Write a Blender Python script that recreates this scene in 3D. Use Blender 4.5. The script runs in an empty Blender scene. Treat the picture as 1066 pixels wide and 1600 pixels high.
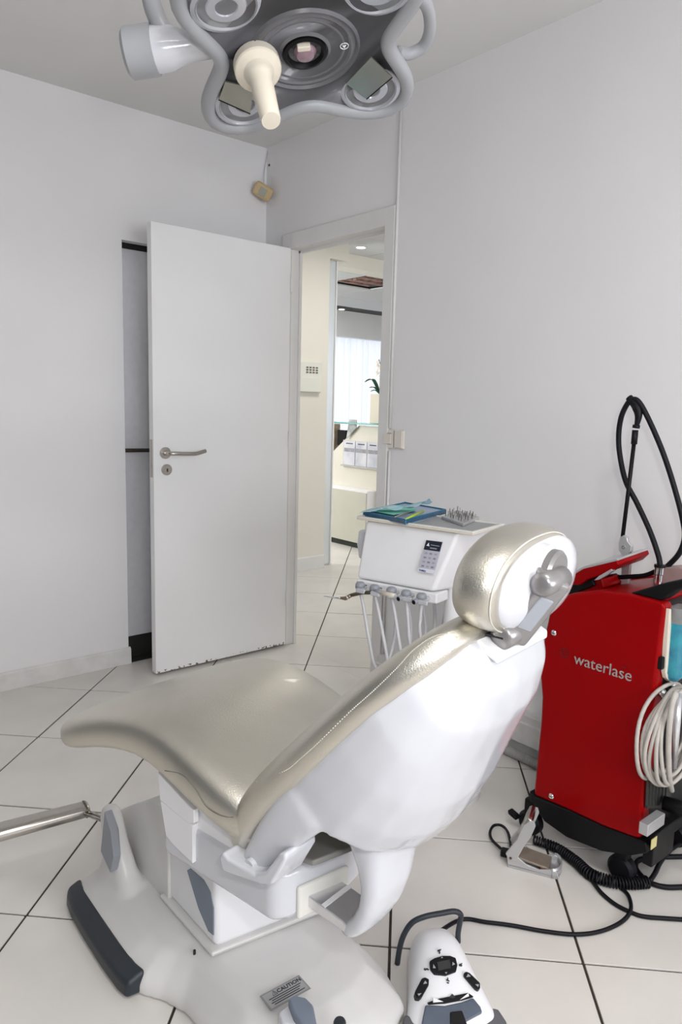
import bpy, bmesh, math, random
from mathutils import Vector, Matrix
from math import radians as rd, sin, cos, pi
random.seed(4)
scene = bpy.context.scene
COL = scene.collection
# ------------------------------------------------------------------ camera
F_PX, CAM_H = 1138.89, 1.27
YAW, PITCH, ROLL = rd(40.432), rd(8.281), rd(1.482)
fwd = Vector((sin(YAW)*cos(PITCH), cos(YAW)*cos(PITCH), -sin(PITCH)))
rgt0 = Vector((cos(YAW), -sin(YAW), 0)); up0 = rgt0.cross(fwd)
rgt = cos(ROLL)*rgt0 + sin(ROLL)*up0
upv = -sin(ROLL)*rgt0 + cos(ROLL)*up0
CAM = Vector((0, 0, CAM_H))
cd = bpy.data.cameras.new('camera'); cam = bpy.data.objects.new('camera', cd); COL.objects.link(cam)
cam.matrix_world = Matrix(((rgt.x, upv.x, -fwd.x, 0), (rgt.y, upv.y, -fwd.y, 0), (rgt.z, upv.z, -fwd.z, CAM_H), (0, 0, 0, 1)))
cd.sensor_fit = 'VERTICAL'; cd.sensor_height = 36.0; cd.lens = 36.0*F_PX/1600.0
cd.clip_start = 0.02; cd.clip_end = 60
scene.camera = cam
# ------------------------------------------------------------------ world, lights, exposure
vs = scene.view_settings
vs.view_transform = 'Standard'; vs.look = 'None'; vs.gamma = 1.0; vs.use_curve_mapping = False; vs.exposure = 0.2
world = bpy.data.worlds.new('world'); scene.world = world; world.use_nodes = True
world.node_tree.nodes['Background'].inputs[0].default_value = (0.85, 0.92, 1.0, 1)
world.node_tree.nodes['Background'].inputs[1].default_value = 0.8
def area(name, loc, direction, sx, sy, power, color=(1, 1, 1), spread=180):
    l = bpy.data.lights.new(name, 'AREA'); l.shape = 'RECTANGLE'; l.size = sx; l.size_y = sy
    l.energy = power; l.color = color; l.spread = rd(spread)
    o = bpy.data.objects.new(name, l); COL.objects.link(o); o.location = loc
    o.rotation_euler = Vector(direction).to_track_quat('-Z', 'Y').to_euler()
    return o
area('ceiling_bounce_fill', (0.50, 0.05, 2.47), (0, 0, -1), 0.26, 0.26, 13, (1.0, 0.985, 0.95))  # stands in for flash light bounced off the ceiling
area('ceiling_fill_rear', (-0.80, -1.20, 2.47), (0, 0, -1), 0.58, 0.58, 15, (1.0, 0.99, 0.97))  # fill lamp added overhead at the rear to even out the light
area('added_window_fill', (0.6, -2.42, 1.45), (0, 1, 0), 2.6, 1.3, 64, (0.96, 0.96, 1.0))  # fill lamp added at a made-up window behind the camera
area('camera_flash', (0.10, -0.06, 1.40), (0.66, 0.72, 0.05), 0.07, 0.05, 5.0, (1, 1, 1))
area('reception_daylight', (6.75, 7.97, 1.3), (0, -1, 0), 3.0, 1.9, 22, (0.93, 0.96, 1.0))
area('reception_side_fill', (2.50, 6.3, 1.5), (1, 0.12, 0), 2.2, 1.4, 46, (0.97, 0.98, 1.0))  # fill lamp added at the hall end, no window is built there
area('hall_fill', (6.2, 1.72, 1.5), (0, 1, 0), 2.6, 1.4, 42, (0.97, 0.98, 1.0))  # fill lamp added at the near hall wall to brighten the bulkhead
area('hall_downlight_glow', (3.4, 3.3, 2.46), (0, 0, -1), 0.5, 0.5, 15, (1.0, 0.97, 0.92))
area('reception_downlight_glow', (4.3, 6.7, 2.46), (0, 0, -1), 0.8, 0.8, 30, (1.0, 0.98, 0.95))

# ------------------------------------------------------------------ pixel helpers: a pixel of the photograph on a real plane of the room
def ray(px, py):
    return rgt*((px-533)/F_PX) + upv*(-(py-800)/F_PX) + fwd
def atx(px, py, X): d = ray(px, py); return CAM + d*(X/d.x)
def aty(px, py, Y): d = ray(px, py); return CAM + d*(Y/d.y)
def atz(px, py, Z): d = ray(px, py); return CAM + d*((Z-CAM_H)/d.z)
def atp(px, py, p0, n):
    d = ray(px, py); n = Vector(n); return CAM + d*((Vector(p0)-CAM).dot(n)/d.dot(n))
TH = rd(10); CO = Vector((0.82, 1.10, 0)); UX = Vector((cos(TH), sin(TH), 0)); VX = Vector((-sin(TH), cos(TH), 0)); ZX = Vector((0, 0, 1))
def cu(u, v, z): return CO + UX*u + VX*v + ZX*z
def atu(px, py, u): return atp(px, py, CO + UX*u, UX)

# ------------------------------------------------------------------ materials
MATS = {}
def mat(name, color, rough=0.5, metal=0.0, noise=0.0, nscale=8.0, bump=0.0, bscale=200.0, coat=0.0, trans=0.0, spec=0.5, emit=None, estr=0.0, color2=None, alpha=1.0, ior=1.45):
    if name in MATS: return MATS[name]
    m = bpy.data.materials.new(name); m.use_nodes = True; nt = m.node_tree; b = nt.nodes['Principled BSDF']
    b.inputs['Base Color'].default_value = (*color, 1); b.inputs['Roughness'].default_value = rough
    b.inputs['Metallic'].default_value = metal; b.inputs['Coat Weight'].default_value = coat
    b.inputs['Coat Roughness'].default_value = 0.06
    b.inputs['Transmission Weight'].default_value = trans; b.inputs['Specular IOR Level'].default_value = spec
    b.inputs['Alpha'].default_value = alpha; b.inputs['IOR'].default_value = ior
    if emit: b.inputs['Emission Color'].default_value = (*emit, 1); b.inputs['Emission Strength'].default_value = estr
    tc = nt.nodes.new('ShaderNodeTexCoord')
    geo = nt.nodes.new('ShaderNodeNewGeometry')
    if noise or color2:
        n = nt.nodes.new('ShaderNodeTexNoise'); n.inputs['Scale'].default_value = nscale; n.inputs['Detail'].default_value = 5
        nt.links.new(geo.outputs['Position'], n.inputs['Vector'])
        mx = nt.nodes.new('ShaderNodeMix'); mx.data_type = 'RGBA'
        c2 = color2 if color2 else tuple(max(0, c*(1-noise)) for c in color)
        rp = nt.nodes.new('ShaderNodeMapRange'); rp.inputs[1].default_value = 0.35; rp.inputs[2].default_value = 0.7
        nt.links.new(n.outputs['Fac'], rp.inputs[0])
        mx.inputs[6].default_value = (*color, 1); mx.inputs[7].default_value = (*c2, 1)
        nt.links.new(rp.outputs[0], mx.inputs[0]); nt.links.new(mx.outputs[2], b.inputs['Base Color'])
    if bump:
        n2 = nt.nodes.new('ShaderNodeTexNoise'); n2.inputs['Scale'].default_value = bscale; n2.inputs['Detail'].default_value = 3
        nt.links.new(geo.outputs['Position'], n2.inputs['Vector'])
        bp = nt.nodes.new('ShaderNodeBump'); bp.inputs['Strength'].default_value = bump; bp.inputs['Distance'].default_value = 0.002
        nt.links.new(n2.outputs['Fac'], bp.inputs['Height']); nt.links.new(bp.outputs[0], b.inputs['Normal'])
    MATS[name] = m
    return m
WALL = mat('painted_wall', (0.84, 0.835, 0.84), 0.75, noise=0.035, nscale=2.2, bump=0.06, bscale=60)
def chips(m, z0, color=(0.16, 0.10, 0.06), scale=55, lo=0.56):
    nt = m.node_tree; b = nt.nodes['Principled BSDF']; src = b.inputs['Base Color'].links[0].from_socket
    geo = nt.nodes.new('ShaderNodeNewGeometry'); sep = nt.nodes.new('ShaderNodeSeparateXYZ'); nt.links.new(geo.outputs['Position'], sep.inputs[0])
    n = nt.nodes.new('ShaderNodeTexNoise'); n.inputs['Scale'].default_value = scale; nt.links.new(geo.outputs['Position'], n.inputs['Vector'])
    r1 = nt.nodes.new('ShaderNodeMapRange'); r1.inputs[1].default_value = lo; r1.inputs[2].default_value = lo+0.03; nt.links.new(n.outputs['Fac'], r1.inputs[0])
    lt = nt.nodes.new('ShaderNodeMath'); lt.operation = 'LESS_THAN'; lt.inputs[1].default_value = z0; nt.links.new(sep.outputs['Z'], lt.inputs[0])
    mu = nt.nodes.new('ShaderNodeMath'); mu.operation = 'MULTIPLY'; nt.links.new(r1.outputs[0], mu.inputs[0]); nt.links.new(lt.outputs[0], mu.inputs[1])
    mx = nt.nodes.new('ShaderNodeMix'); mx.data_type = 'RGBA'; mx.inputs[7].default_value = (*color, 1)
    nt.links.new(src, mx.inputs[6]); nt.links.new(mu.outputs[0], mx.inputs[0]); nt.links.new(mx.outputs[2], b.inputs['Base Color'])
WALLC = mat('cream_hall_paint', (0.80, 0.77, 0.69), 0.7, noise=0.03, nscale=3)
CEIL = mat('ceiling_paint', (0.78, 0.775, 0.765), 0.85, noise=0.03, nscale=3)
CPAN = mat('ceiling_panel', (0.74, 0.75, 0.75), 0.9, noise=0.05, nscale=60)
TILE = mat('floor_tile', (0.73, 0.70, 0.66), 0.24, noise=0.07, nscale=5, bump=0.03, bscale=30)
GROUT = mat('tile_grout', (0.055, 0.042, 0.035), 0.9, noise=0.3, nscale=40)
DOORW = mat('door_lacquer', (0.86, 0.86, 0.865), 0.45, noise=0.03, nscale=2.5)
chips(DOORW, 0.024)
TRIMW = mat('white_trim', (0.78, 0.77, 0.76), 0.5, noise=0.04, nscale=9)
WORN = mat('worn_skirting', (0.76, 0.75, 0.73), 0.6, noise=0.12, nscale=14)
GDOOR = mat('grey_door_paint', (0.86, 0.86, 0.90), 0.5, noise=0.05, nscale=30)
UNSEEN = mat('dark_blue_grey_wall', (0.16, 0.17, 0.19), 0.7, noise=0.05, nscale=4)  # made-up dark colour for unseen walls, darkens what the vinyl reflects
DARK = mat('dark_plinth', (0.03, 0.03, 0.028), 0.5, noise=0.2)
BLACK = mat('black_plastic', (0.006, 0.006, 0.007), 0.42, noise=0.2, nscale=20, spec=0.22)
BLACKM = mat('black_rubber', (0.007, 0.007, 0.010), 0.45, noise=0.2, nscale=20, spec=0.25)
STEEL = mat('brushed_steel', (0.50, 0.47, 0.43), 0.28, 1.0, noise=0.1, nscale=40)
STEELD = mat('dark_steel', (0.16, 0.14, 0.11), 0.3, 1.0, noise=0.1, nscale=40)
CHROME = mat('chrome', (0.75, 0.75, 0.76), 0.12, 1.0, noise=0.03)
SILV = mat('silver_paint', (0.55, 0.55, 0.56), 0.32, 0.55, noise=0.05, nscale=30, coat=0.3)
GREYM = mat('warm_grey_metal', (0.31, 0.30, 0.30), 0.3, 0.6, noise=0.05, nscale=30)
ALU = mat('light_aluminium', (0.78, 0.78, 0.80), 0.3, 0.8, noise=0.05, nscale=50)
VINYL = mat('champagne_vinyl', (0.67, 0.64, 0.565), 0.36, 0.95, noise=0.06, nscale=10, bump=0.25, bscale=420, coat=0.15)
THREAD = mat('seam_thread', (0.62, 0.60, 0.54), 0.6, noise=0.1)
WPL = mat('glossy_white_plastic', (0.62, 0.63, 0.67), 0.16, noise=0.02, coat=0.4)
WPM = mat('satin_white_plastic', (0.85, 0.85, 0.865), 0.35, noise=0.03, nscale=6)
BASEM = mat('base_grey_white', (0.72, 0.71, 0.69), 0.32, noise=0.05, nscale=8)
CREAM = mat('cream_plastic', (0.74, 0.68, 0.57), 0.35, noise=0.03)
IVORY = mat('ivory_flange', (0.76, 0.75, 0.70), 0.45, noise=0.03)
BLUEG = mat('blue_grey_plastic', (0.20, 0.24, 0.30), 0.4, noise=0.08, nscale=20)
DBLUE = mat('slate_rubber', (0.024, 0.030, 0.038), 0.42, noise=0.1, nscale=20)
LAMPG = mat('lamp_rim_grey', (0.36, 0.37, 0.39), 0.35, noise=0.05)
LGREY = mat('light_grey_plastic', (0.52, 0.53, 0.56), 0.4, noise=0.05)
MGREY = mat('mid_grey_plastic', (0.30, 0.315, 0.35), 0.4, noise=0.05)
RED = mat('red_gloss', (0.28, 0.0008, 0.0020), 0.30, noise=0.04, coat=0.04, spec=0.10)
INK = mat('dark_ink', (0.02, 0.02, 0.025), 0.6, noise=0.1)
BLUEINK = mat('blue_ink', (0.03, 0.06, 0.22), 0.6, noise=0.1)
WINK = mat('white_ink', (0.85, 0.85, 0.87), 0.6, noise=0.02)
def holder(name):
    return bpy.data.objects.new(name, None)

# ------------------------------------------------------------------ object helpers
WM = {}
def reg(o, parent, world):
    COL.objects.link(o); WM[o] = world
    if parent is not None:
        o.parent = parent; o.matrix_parent_inverse = WM[parent].inverted(); o.matrix_basis = world
    else:
        o.matrix_world = world
def tag(o, label=None, cat=None, group=None, kind=None):
    if label: o['label'] = label
    if cat: o['category'] = cat
    if group: o['group'] = group
    if kind: o['kind'] = kind
    return o
def thing(name, loc, label, cat, group=None):
    o = bpy.data.objects.new(name, None); o.empty_display_size = 0.05
    reg(o, None, Matrix.Translation(Vector(loc))); return tag(o, label, cat, group)
def mesh(name, verts, faces, m, parent=None, smooth=False, sub=0, bevel=0.0, seg=2, angle=30, remesh=0.0, smoothit=0, solid=0.0):
    verts = [Vector(v) for v in verts]
    lo = Vector([min(v[i] for v in verts) for i in range(3)]); hi = Vector([max(v[i] for v in verts) for i in range(3)])
    org = (lo+hi)/2; org.z = lo.z
    me = bpy.data.meshes.new(name); me.from_pydata([v-org for v in verts], [], faces)
    bm = bmesh.new(); bm.from_mesh(me); bmesh.ops.recalc_face_normals(bm, faces=bm.faces); bm.to_mesh(me); bm.free()
    me.materials.append(m)
    if smooth:
        for p in me.polygons: p.use_smooth = True
    o = bpy.data.objects.new(name, me); reg(o, parent, Matrix.Translation(org))
    if solid:
        md = o.modifiers.new('solid', 'SOLIDIFY'); md.thickness = solid; md.offset = 0
    if bevel:
        md = o.modifiers.new('bevel', 'BEVEL'); md.width = bevel; md.segments = seg; md.limit_method = 'ANGLE'; md.angle_limit = rd(angle)
        for p in me.polygons: p.use_smooth = True
        md.harden_normals = True
    if remesh:
        md = o.modifiers.new('remesh', 'REMESH'); md.mode = 'VOXEL'; md.voxel_size = remesh; md.use_smooth_shade = True
        if smoothit:
            ms = o.modifiers.new('smooth', 'SMOOTH'); ms.factor = 0.5; ms.iterations = smoothit
    if sub:
        md = o.modifiers.new('sub', 'SUBSURF'); md.levels = sub; md.render_levels = sub
    return o
def boxvf(lo, hi):
    x0, y0, z0 = lo; x1, y1, z1 = hi
    return [(x0,y0,z0),(x1,y0,z0),(x1,y1,z0),(x0,y1,z0),(x0,y0,z1),(x1,y0,z1),(x1,y1,z1),(x0,y1,z1)], [(0,3,2,1),(4,5,6,7),(0,1,5,4),(1,2,6,5),(2,3,7,6),(3,0,4,7)]
def merge(parts):
    V, Fc = [], []
    for v, f in parts:
        n = len(V); V += [Vector(p) for p in v]; Fc += [tuple(i+n for i in q) for q in f]
    return V, Fc
def box(name, lo, hi, m, parent=None, bevel=0.0, seg=2):
    return mesh(name, *boxvf(lo, hi), m, parent, bevel=bevel, seg=seg)
def boxes(name, L, m, parent=None, bevel=0.0):
    return mesh(name, *merge([boxvf(a, b) for a, b in L]), m, parent, bevel=bevel)
def obox(name, c, ex, ey, ez, m, parent=None, bevel=0.0, seg=2):   # half-extent vectors
    c, ex, ey, ez = Vector(c), Vector(ex), Vector(ey), Vector(ez)
    v = [c+sx*ex+sy*ey+sz*ez for sz in (-1, 1) for sx, sy in ((-1,-1),(1,-1),(1,1),(-1,1))]
    return mesh(name, v, [(0,3,2,1),(4,5,6,7),(0,1,5,4),(1,2,6,5),(2,3,7,6),(3,0,4,7)], m, parent, bevel=bevel, seg=seg)
def prismvf(poly, off):
    off = Vector(off); n = len(poly); v = [Vector(p) for p in poly] + [Vector(p)+off for p in poly]
    return v, [tuple(range(n)), tuple(range(2*n-1, n-1, -1))] + [(i, (i+1) % n, n+(i+1) % n, n+i) for i in range(n)]
def prism(name, poly, off, m, parent=None, bevel=0.0, seg=2, angle=30):
    return mesh(name, *prismvf(poly, off), m, parent, bevel=bevel, seg=seg, angle=angle)
def spline(pts, n=8, closed=False):
    pts = [Vector(p) for p in pts]; N = len(pts); out = []
    for i in range(N if closed else N-1):
        if closed: p0, p1, p2, p3 = pts[(i-1) % N], pts[i], pts[(i+1) % N], pts[(i+2) % N]
        else: p0, p1, p2, p3 = pts[max(i-1, 0)], pts[i], pts[i+1], pts[min(i+2, N-1)]
        for k in range(n):
            t = k/n
            out.append(0.5*((2*p1)+(p2-p0)*t+(2*p0-5*p1+4*p2-p3)*t*t+(3*p1-p0-3*p2+p3)*t**3))
    if not closed: out.append(pts[-1])
    return out
def tubevf(pts, r, seg=10, closed=False, flat=None):
    pts = [Vector(p) for p in pts]; N = len(pts); V, Fc = [], []
    rr = r if isinstance(r, (list, tuple)) else [r]*N
    if len(rr) != N:
        rr = [rr[min(int(i/(N-1)*(len(rr)-1)), len(rr)-2)]*(1-((i/(N-1)*(len(rr)-1)) % 1 if i < N-1 else 1)) + rr[min(int(i/(N-1)*(len(rr)-1)), len(rr)-2)+1]*((i/(N-1)*(len(rr)-1)) % 1 if i < N-1 else 1) for i in range(N)]
    nrm = None
    for i, p in enumerate(pts):
        t = (pts[(i+1) % N]-pts[i-1]) if closed else (pts[min(i+1, N-1)]-pts[max(i-1, 0)])
        t.normalize()
        if nrm is None:
            a = Vector((0, 0, 1)) if abs(t.z) < 0.9 else Vector((1, 0, 0)); nrm = (a - t*a.dot(t)).normalized()
        else: nrm = (nrm - t*nrm.dot(t)).normalized()
        b = t.cross(nrm)
        for k in range(seg):
            a = 2*pi*k/seg; V.append(p + (nrm*cos(a)+b*sin(a))*rr[i])
    M = N if closed else N-1
    for i in range(M):
        for k in range(seg):
            a = i*seg+k; b2 = i*seg+(k+1) % seg; c = ((i+1) % N)*seg+(k+1) % seg; d = ((i+1) % N)*seg+k
            Fc.append((a, b2, c, d))
    if not closed: Fc += [tuple(range(seg-1, -1, -1)), tuple(range((N-1)*seg, N*seg))]
    return V, Fc
def tube(name, pts, r, m, parent=None, seg=10, n=6, closed=False, smooth=True, sp=True):
    P = spline(pts, n, closed) if sp else pts
    o = mesh(name, *tubevf(P, r, seg, closed), m, parent, smooth=smooth)
    return o
def frame(ax):
    ax = Vector(ax).normalized(); a = Vector((0, 0, 1)) if abs(ax.z) < 0.9 else Vector((1, 0, 0))
    e1 = (a-ax*a.dot(ax)).normalized(); return ax, e1, ax.cross(e1)
def lathevf(org, axis, prof, seg=20):
    ax, e1, e2 = frame(axis); org = Vector(org); V, Fc = [], []
    for r, h in prof:
        for k in range(seg):
            a = 2*pi*k/seg; V.append(org + ax*h + (e1*cos(a)+e2*sin(a))*max(r, 1e-5))
    for i in range(len(prof)-1):
        for k in range(seg):
            Fc.append((i*seg+k, i*seg+(k+1) % seg, (i+1)*seg+(k+1) % seg, (i+1)*seg+k))
    Fc += [tuple(range(seg-1, -1, -1)), tuple(range((len(prof)-1)*seg, len(prof)*seg))]
    return V, Fc
def lathe(name, org, axis, prof, m, parent=None, seg=20, bevel=0.0):
    o = mesh(name, *lathevf(org, axis, prof, seg), m, parent, smooth=True, bevel=bevel)
    if not bevel:
        md = o.modifiers.new('es', 'EDGE_SPLIT'); md.split_angle = rd(24)
    return o
def loftvf(secs, cap=True):
    n = len(secs[0]); V = [Vector(p) for s in secs for p in s]; Fc = []
    for i in range(len(secs)-1):
        for k in range(n):
            Fc.append((i*n+k, i*n+(k+1) % n, (i+1)*n+(k+1) % n, (i+1)*n+k))
    if cap: Fc += [tuple(range(n-1, -1, -1)), tuple(range((len(secs)-1)*n, len(secs)*n))]
    return V, Fc
def sell(c, e1, e2, a, b, p=2.6, n=20):
    out = []
    for k in range(n):
        t = 2*pi*k/n; ct, st = cos(t), sin(t)
        out.append(Vector(c) + Vector(e1)*a*math.copysign(abs(ct)**(2/p), ct) + Vector(e2)*b*math.copysign(abs(st)**(2/p), st))
    return out
def loft(name, secs, m, parent=None, sub=1, smooth=True):
    return mesh(name, *loftvf(secs), m, parent, smooth=smooth, sub=sub)
def textmesh(name, body, size, org, ex, ey, m, parent, extrude=0.0008, align='LEFT', shear=0.0, bold=0.0, sx=1.0):
    cv = bpy.data.curves.new(name, 'FONT'); cv.body = body; cv.size = size; cv.extrude = extrude; cv.align_x = align; cv.resolution_u = 3; cv.shear = shear; cv.offset = bold
    t = bpy.data.objects.new(name+'_curve', cv); COL.objects.link(t)
    dg = bpy.context.evaluated_depsgraph_get(); dg.update()
    me = bpy.data.meshes.new_from_object(t.evaluated_get(dg)); COL.objects.unlink(t); bpy.data.objects.remove(t)
    me.name = name; me.materials.clear(); me.materials.append(m)
    ex, ey = Vector(ex).normalized()*sx, Vector(ey).normalized(); ez = ex.cross(ey).normalized(); org = Vector(org)
    o = bpy.data.objects.new(name, me)
    reg(o, parent, Matrix(((ex.x, ey.x, ez.x, org.x), (ex.y, ey.y, ez.y, org.y), (ex.z, ey.z, ez.z, org.z), (0, 0, 0, 1))))
    return o
def struct(o): o['kind'] = 'structure'; return o
# ================================================================== THE ROOM
RX, YB, CZ = 2.222, 3.262, 2.553
X0, Y0 = -2.0, -2.6
WT = 0.05
struct(box('floor', (X0-0.1, Y0-0.1, -0.12), (8.6, 8.2, -0.004), GROUT))
FLOOR = bpy.data.objects['floor']
def clip(poly, x0, y0, x1, y1):
    def cut(P, f):
        out = []
        for i in range(len(P)):
            a, b = P[i], P[(i+1) % len(P)]; fa, fb = f(a), f(b)
            if fa >= 0: out.append(a)
            if (fa > 0 > fb) or (fa < 0 < fb):
                t = fa/(fa-fb); out.append((a[0]+(b[0]-a[0])*t, a[1]+(b[1]-a[1])*t))
        return out
    for f in (lambda p: p[0]-x0, lambda p: x1-p[0], lambda p: p[1]-y0, lambda p: y1-p[1]):
        poly = cut(poly, f)
        if len(poly) < 3: return []
    return poly
TA = rd(45.22); TAv = (sin(TA), cos(TA)); TBv = (cos(TA), -sin(TA)); PA, PB, A0, B0 = 0.4642, 0.4506, 1.5748, 0.0114
full = None; g = 0.0031
for i in range(-14, 14):
    for j in range(-14, 16):
        a0, a1, b0, b1 = A0+i*PA+g, A0+(i+1)*PA-g, B0+j*PB+g, B0+(j+1)*PB-g
        q = [(a*TAv[0]+b*TBv[0], a*TAv[1]+b*TBv[1]) for a, b in ((a0,b0),(a0,b1),(a1,b1),(a1,b0))]
        for (rx0, ry0, rx1, ry1) in ((X0, Y0, RX, YB), (RX, 2.34, RX+WT, 3.05), (RX+WT, 2.2, 4.95, 5.6)):
            p = clip(q, rx0, ry0, rx1, ry1)
            if len(p) < 3: continue
            ar = abs(sum(p[k][0]*p[(k+1) % len(p)][1]-p[(k+1) % len(p)][0]*p[k][1] for k in range(len(p))))/2
            if ar < 0.002: continue
            whole = abs(ar - (PA-2*g)*(PB-2*g)) < 1e-6
            c = (sum(v[0] for v in q)/4, sum(v[1] for v in q)/4)
            dz = -random.random()*0.0008
            if whole:
                if full is None:
                    full = mesh('tile', *prismvf([(x, y, -0.012) for x, y in p], (0, 0, 0.012)), TILE, FLOOR, bevel=0.0012, seg=1)
                    org = WM[full].translation.copy(); fc = c
                else:
                    o = full.copy(); reg(o, FLOOR, Matrix.Translation(org + Vector((c[0]-fc[0], c[1]-fc[1], dz))))
            else:
                mesh('tile', *prismvf([(x, y, -0.012+dz) for x, y in p], (0, 0, 0.012)), TILE, FLOOR)
# ---- walls
OPX0, OPX1, OPZ = 1.441, 2.12, 1.985
struct(boxes('wall_back', [((X0, YB, 0), (OPX0, YB+WT, CZ)), ((OPX1, YB, 0), (RX, YB+WT, CZ)), ((OPX0, YB, OPZ), (OPX1, YB+WT, CZ))], WALL))
JL, JR, HZ = 3.035, 2.356, 2.028
struct(boxes('wall_right', [((RX, Y0, 0), (RX+WT, JR-0.02, CZ)), ((RX, JL+0.02, 0), (RX+WT, YB+WT, CZ)), ((RX, JR-0.02, HZ+0.02), (RX+WT, JL+0.02, CZ))], WALL))
struct(box('wall_left', (X0-0.1, Y0-0.1, 0), (X0, YB+WT, CZ), UNSEEN))
struct(boxes('wall_front', [((X0, Y0-0.1, 0), (-0.7, Y0, CZ)), ((1.9, Y0-0.1, 0), (RX+WT, Y0, CZ)), ((-0.7, Y0-0.1, 0), (1.9, Y0, 0.8)), ((-0.7, Y0-0.1, 2.1), (1.9, Y0, CZ))], UNSEEN))
w = struct(boxes('added_window_1', [((-0.7, Y0-0.08, 0.8), (1.9, Y0-0.02, 0.85)), ((-0.7, Y0-0.08, 2.05), (1.9, Y0-0.02, 2.1)), ((-0.7, Y0-0.08, 0.85), (-0.65, Y0-0.02, 2.05)), ((1.85, Y0-0.08, 0.85), (1.9, Y0-0.02, 2.05)), ((0.57, Y0-0.08, 0.85), (0.63, Y0-0.02, 2.05))], TRIMW))  # window added in the unseen wall to go with the fill lamp
GLASS = mat('clear_glass', (0.97, 0.99, 0.98), 0.03, trans=1.0, noise=0.01, ior=1.45)
for xa, xb in ((-0.65, 0.57), (0.63, 1.85)): box('pane', (xa, Y0-0.055, 0.85), (xb, Y0-0.05, 2.05), GLASS, w)
struct(box('ceiling', (X0, Y0, CZ), (RX, YB, CZ+0.1), CEIL))
for i, (cx, cy) in enumerate(((0.50, 0.05), (-0.80, -1.20))):  # unseen panel fixtures added to go with the two ceiling fill lamps
    t = thing('added_ceiling_light', (cx, cy, CZ-0.07), ('added small square ceiling panel for bounced flash light over the near end of the room', 'added square flush fill light panel at the back of the room')[i], 'ceiling light')
    r = (.17, .33)[i]; q = r-.03
    boxes('frame', [((cx-r, cy-r, CZ-.07), (cx-q, cy+r, CZ)), ((cx+q, cy-r, CZ-.07), (cx+r, cy+r, CZ)), ((cx-q, cy-r, CZ-.07), (cx+q, cy-q, CZ)), ((cx-q, cy+q, CZ-.07), (cx+q, cy+r, CZ))], TRIMW, t)
    box('diffuser', (cx-q, cy-q, CZ-.06), (cx+q, cy+q, CZ-.05), mat('panel_diffuser', (0.9, 0.9, 0.88), 0.5, noise=0.01, emit=(1, 0.98, 0.95), estr=2.0), t)
# ---- skirting
struct(mesh('baseboard_back', *prismvf([(X0, YB, 0), (X0, YB-0.014, 0), (X0, YB-0.012, 0.072), (X0, YB-0.006, 0.080), (X0, YB, 0.082)], (OPX0-X0+0.008, 0, 0)), WORN))
bbr = struct(mesh('baseboard_right', *prismvf([(RX, Y0, 0), (RX-0.014, Y0, 0), (RX-0.014, Y0, 0.045), (RX-0.012, Y0, 0.050), (RX, Y0, 0.050)], (0, 2.29-Y0, 0)), WORN))
struct(mesh('trim_1', *prismvf([(RX, Y0, 0.052), (RX-0.045, Y0, 0.052), (RX-0.045, Y0, 0.128), (RX-0.040, Y0, 0.134), (RX-0.040, Y0, 0.160), (RX-0.034, Y0, 0.165), (RX, Y0, 0.165)], (0, 2.285-Y0, 0)), WORN))
# ---- door frame (architrave + stop) on the right wall
fr = struct(boxes('trim_2', [((RX-0.014, JR-0.060, 0), (RX, JR, HZ+0.075)), ((RX-0.014, JL, 0), (RX, JL+0.060, HZ+0.075)), ((RX-0.014, JR-0.0, HZ), (RX, JL, HZ+0.075))], TRIMW, bevel=0.003))
boxes('door_stop', [((RX, JR-0.02, 0), (RX+WT+0.01, JR, HZ)), ((RX, JL, 0), (RX+WT+0.01, JL+0.02, HZ)), ((RX, JR-0.02, HZ), (RX+WT+0.01, JL+0.02, HZ+0.02)), ((RX+0.045, JR, 0), (RX+WT+0.01, JR+0.035, HZ)), ((RX+0.045, JL-0.010, 0), (RX+WT+0.01, JL, HZ)), ((RX+0.045, JR, HZ-0.012), (RX+WT+0.01, JL, HZ))], TRIMW, fr)
struct(tube('trim_3', [(RX-0.006, 2.285, 0.166), (RX-0.006, 2.285, 1.08)], 0.006, TRIMW, seg=8, sp=False))
struct(tube('trim_4', [(RX-0.006, 2.289, 1.18), (RX-0.006, 2.289, CZ)], 0.007, TRIMW, seg=8, sp=False))
# ---- white door leaf, open at right angles to its wall
YL = 3.02; DX0, DX1 = 1.466, 2.206
d1 = struct(box('door_1', (DX0, YL, 0.012), (DX1, YL+0.040, 2.030), DOORW, bevel=0.002))
lathe('rosette', (1.522, YL, 1.040), (0, -1, 0), [(0.026, 0), (0.026, 0.008), (0.023, 0.010), (0.0, 0.010)], STEEL, d1)
tube('lever', [(1.522, YL-0.008, 1.040), (1.522, YL-0.045, 1.040), (1.545, YL-0.056, 1.040), (1.600, YL-0.058, 1.038), (1.650, YL-0.056, 1.038), (1.700, YL-0.050, 1.049)], 0.0095, STEEL, d1, seg=12)
ro = lathe('key_rosette', (1.528, YL, 0.964), (0, -1, 0), [(0.025, 0), (0.025, 0.008), (0.022, 0.010), (0.0, 0.010)], STEEL, d1)
boxes('keyhole', [((1.525, YL-0.0115, 0.955), (1.531, YL-0.0095, 0.970))], INK, ro)
lathe('rear_rosette', (1.522, YL+0.040, 1.040), (0, 1, 0), [(0.026, 0), (0.026, 0.008), (0.0, 0.010)], STEEL, d1)
tube('rear_lever', [(1.522, YL+0.048, 1.040), (1.522, YL+0.090, 1.040), (1.56, YL+0.096, 1.040), (1.65, YL+0.094, 1.038)], 0.0095, STEEL, d1, seg=10)
box('lock_plate', (DX0-0.0015, YL+0.010, 0.93), (DX0+0.001, YL+0.030, 1.10), STEEL, d1)
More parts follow.
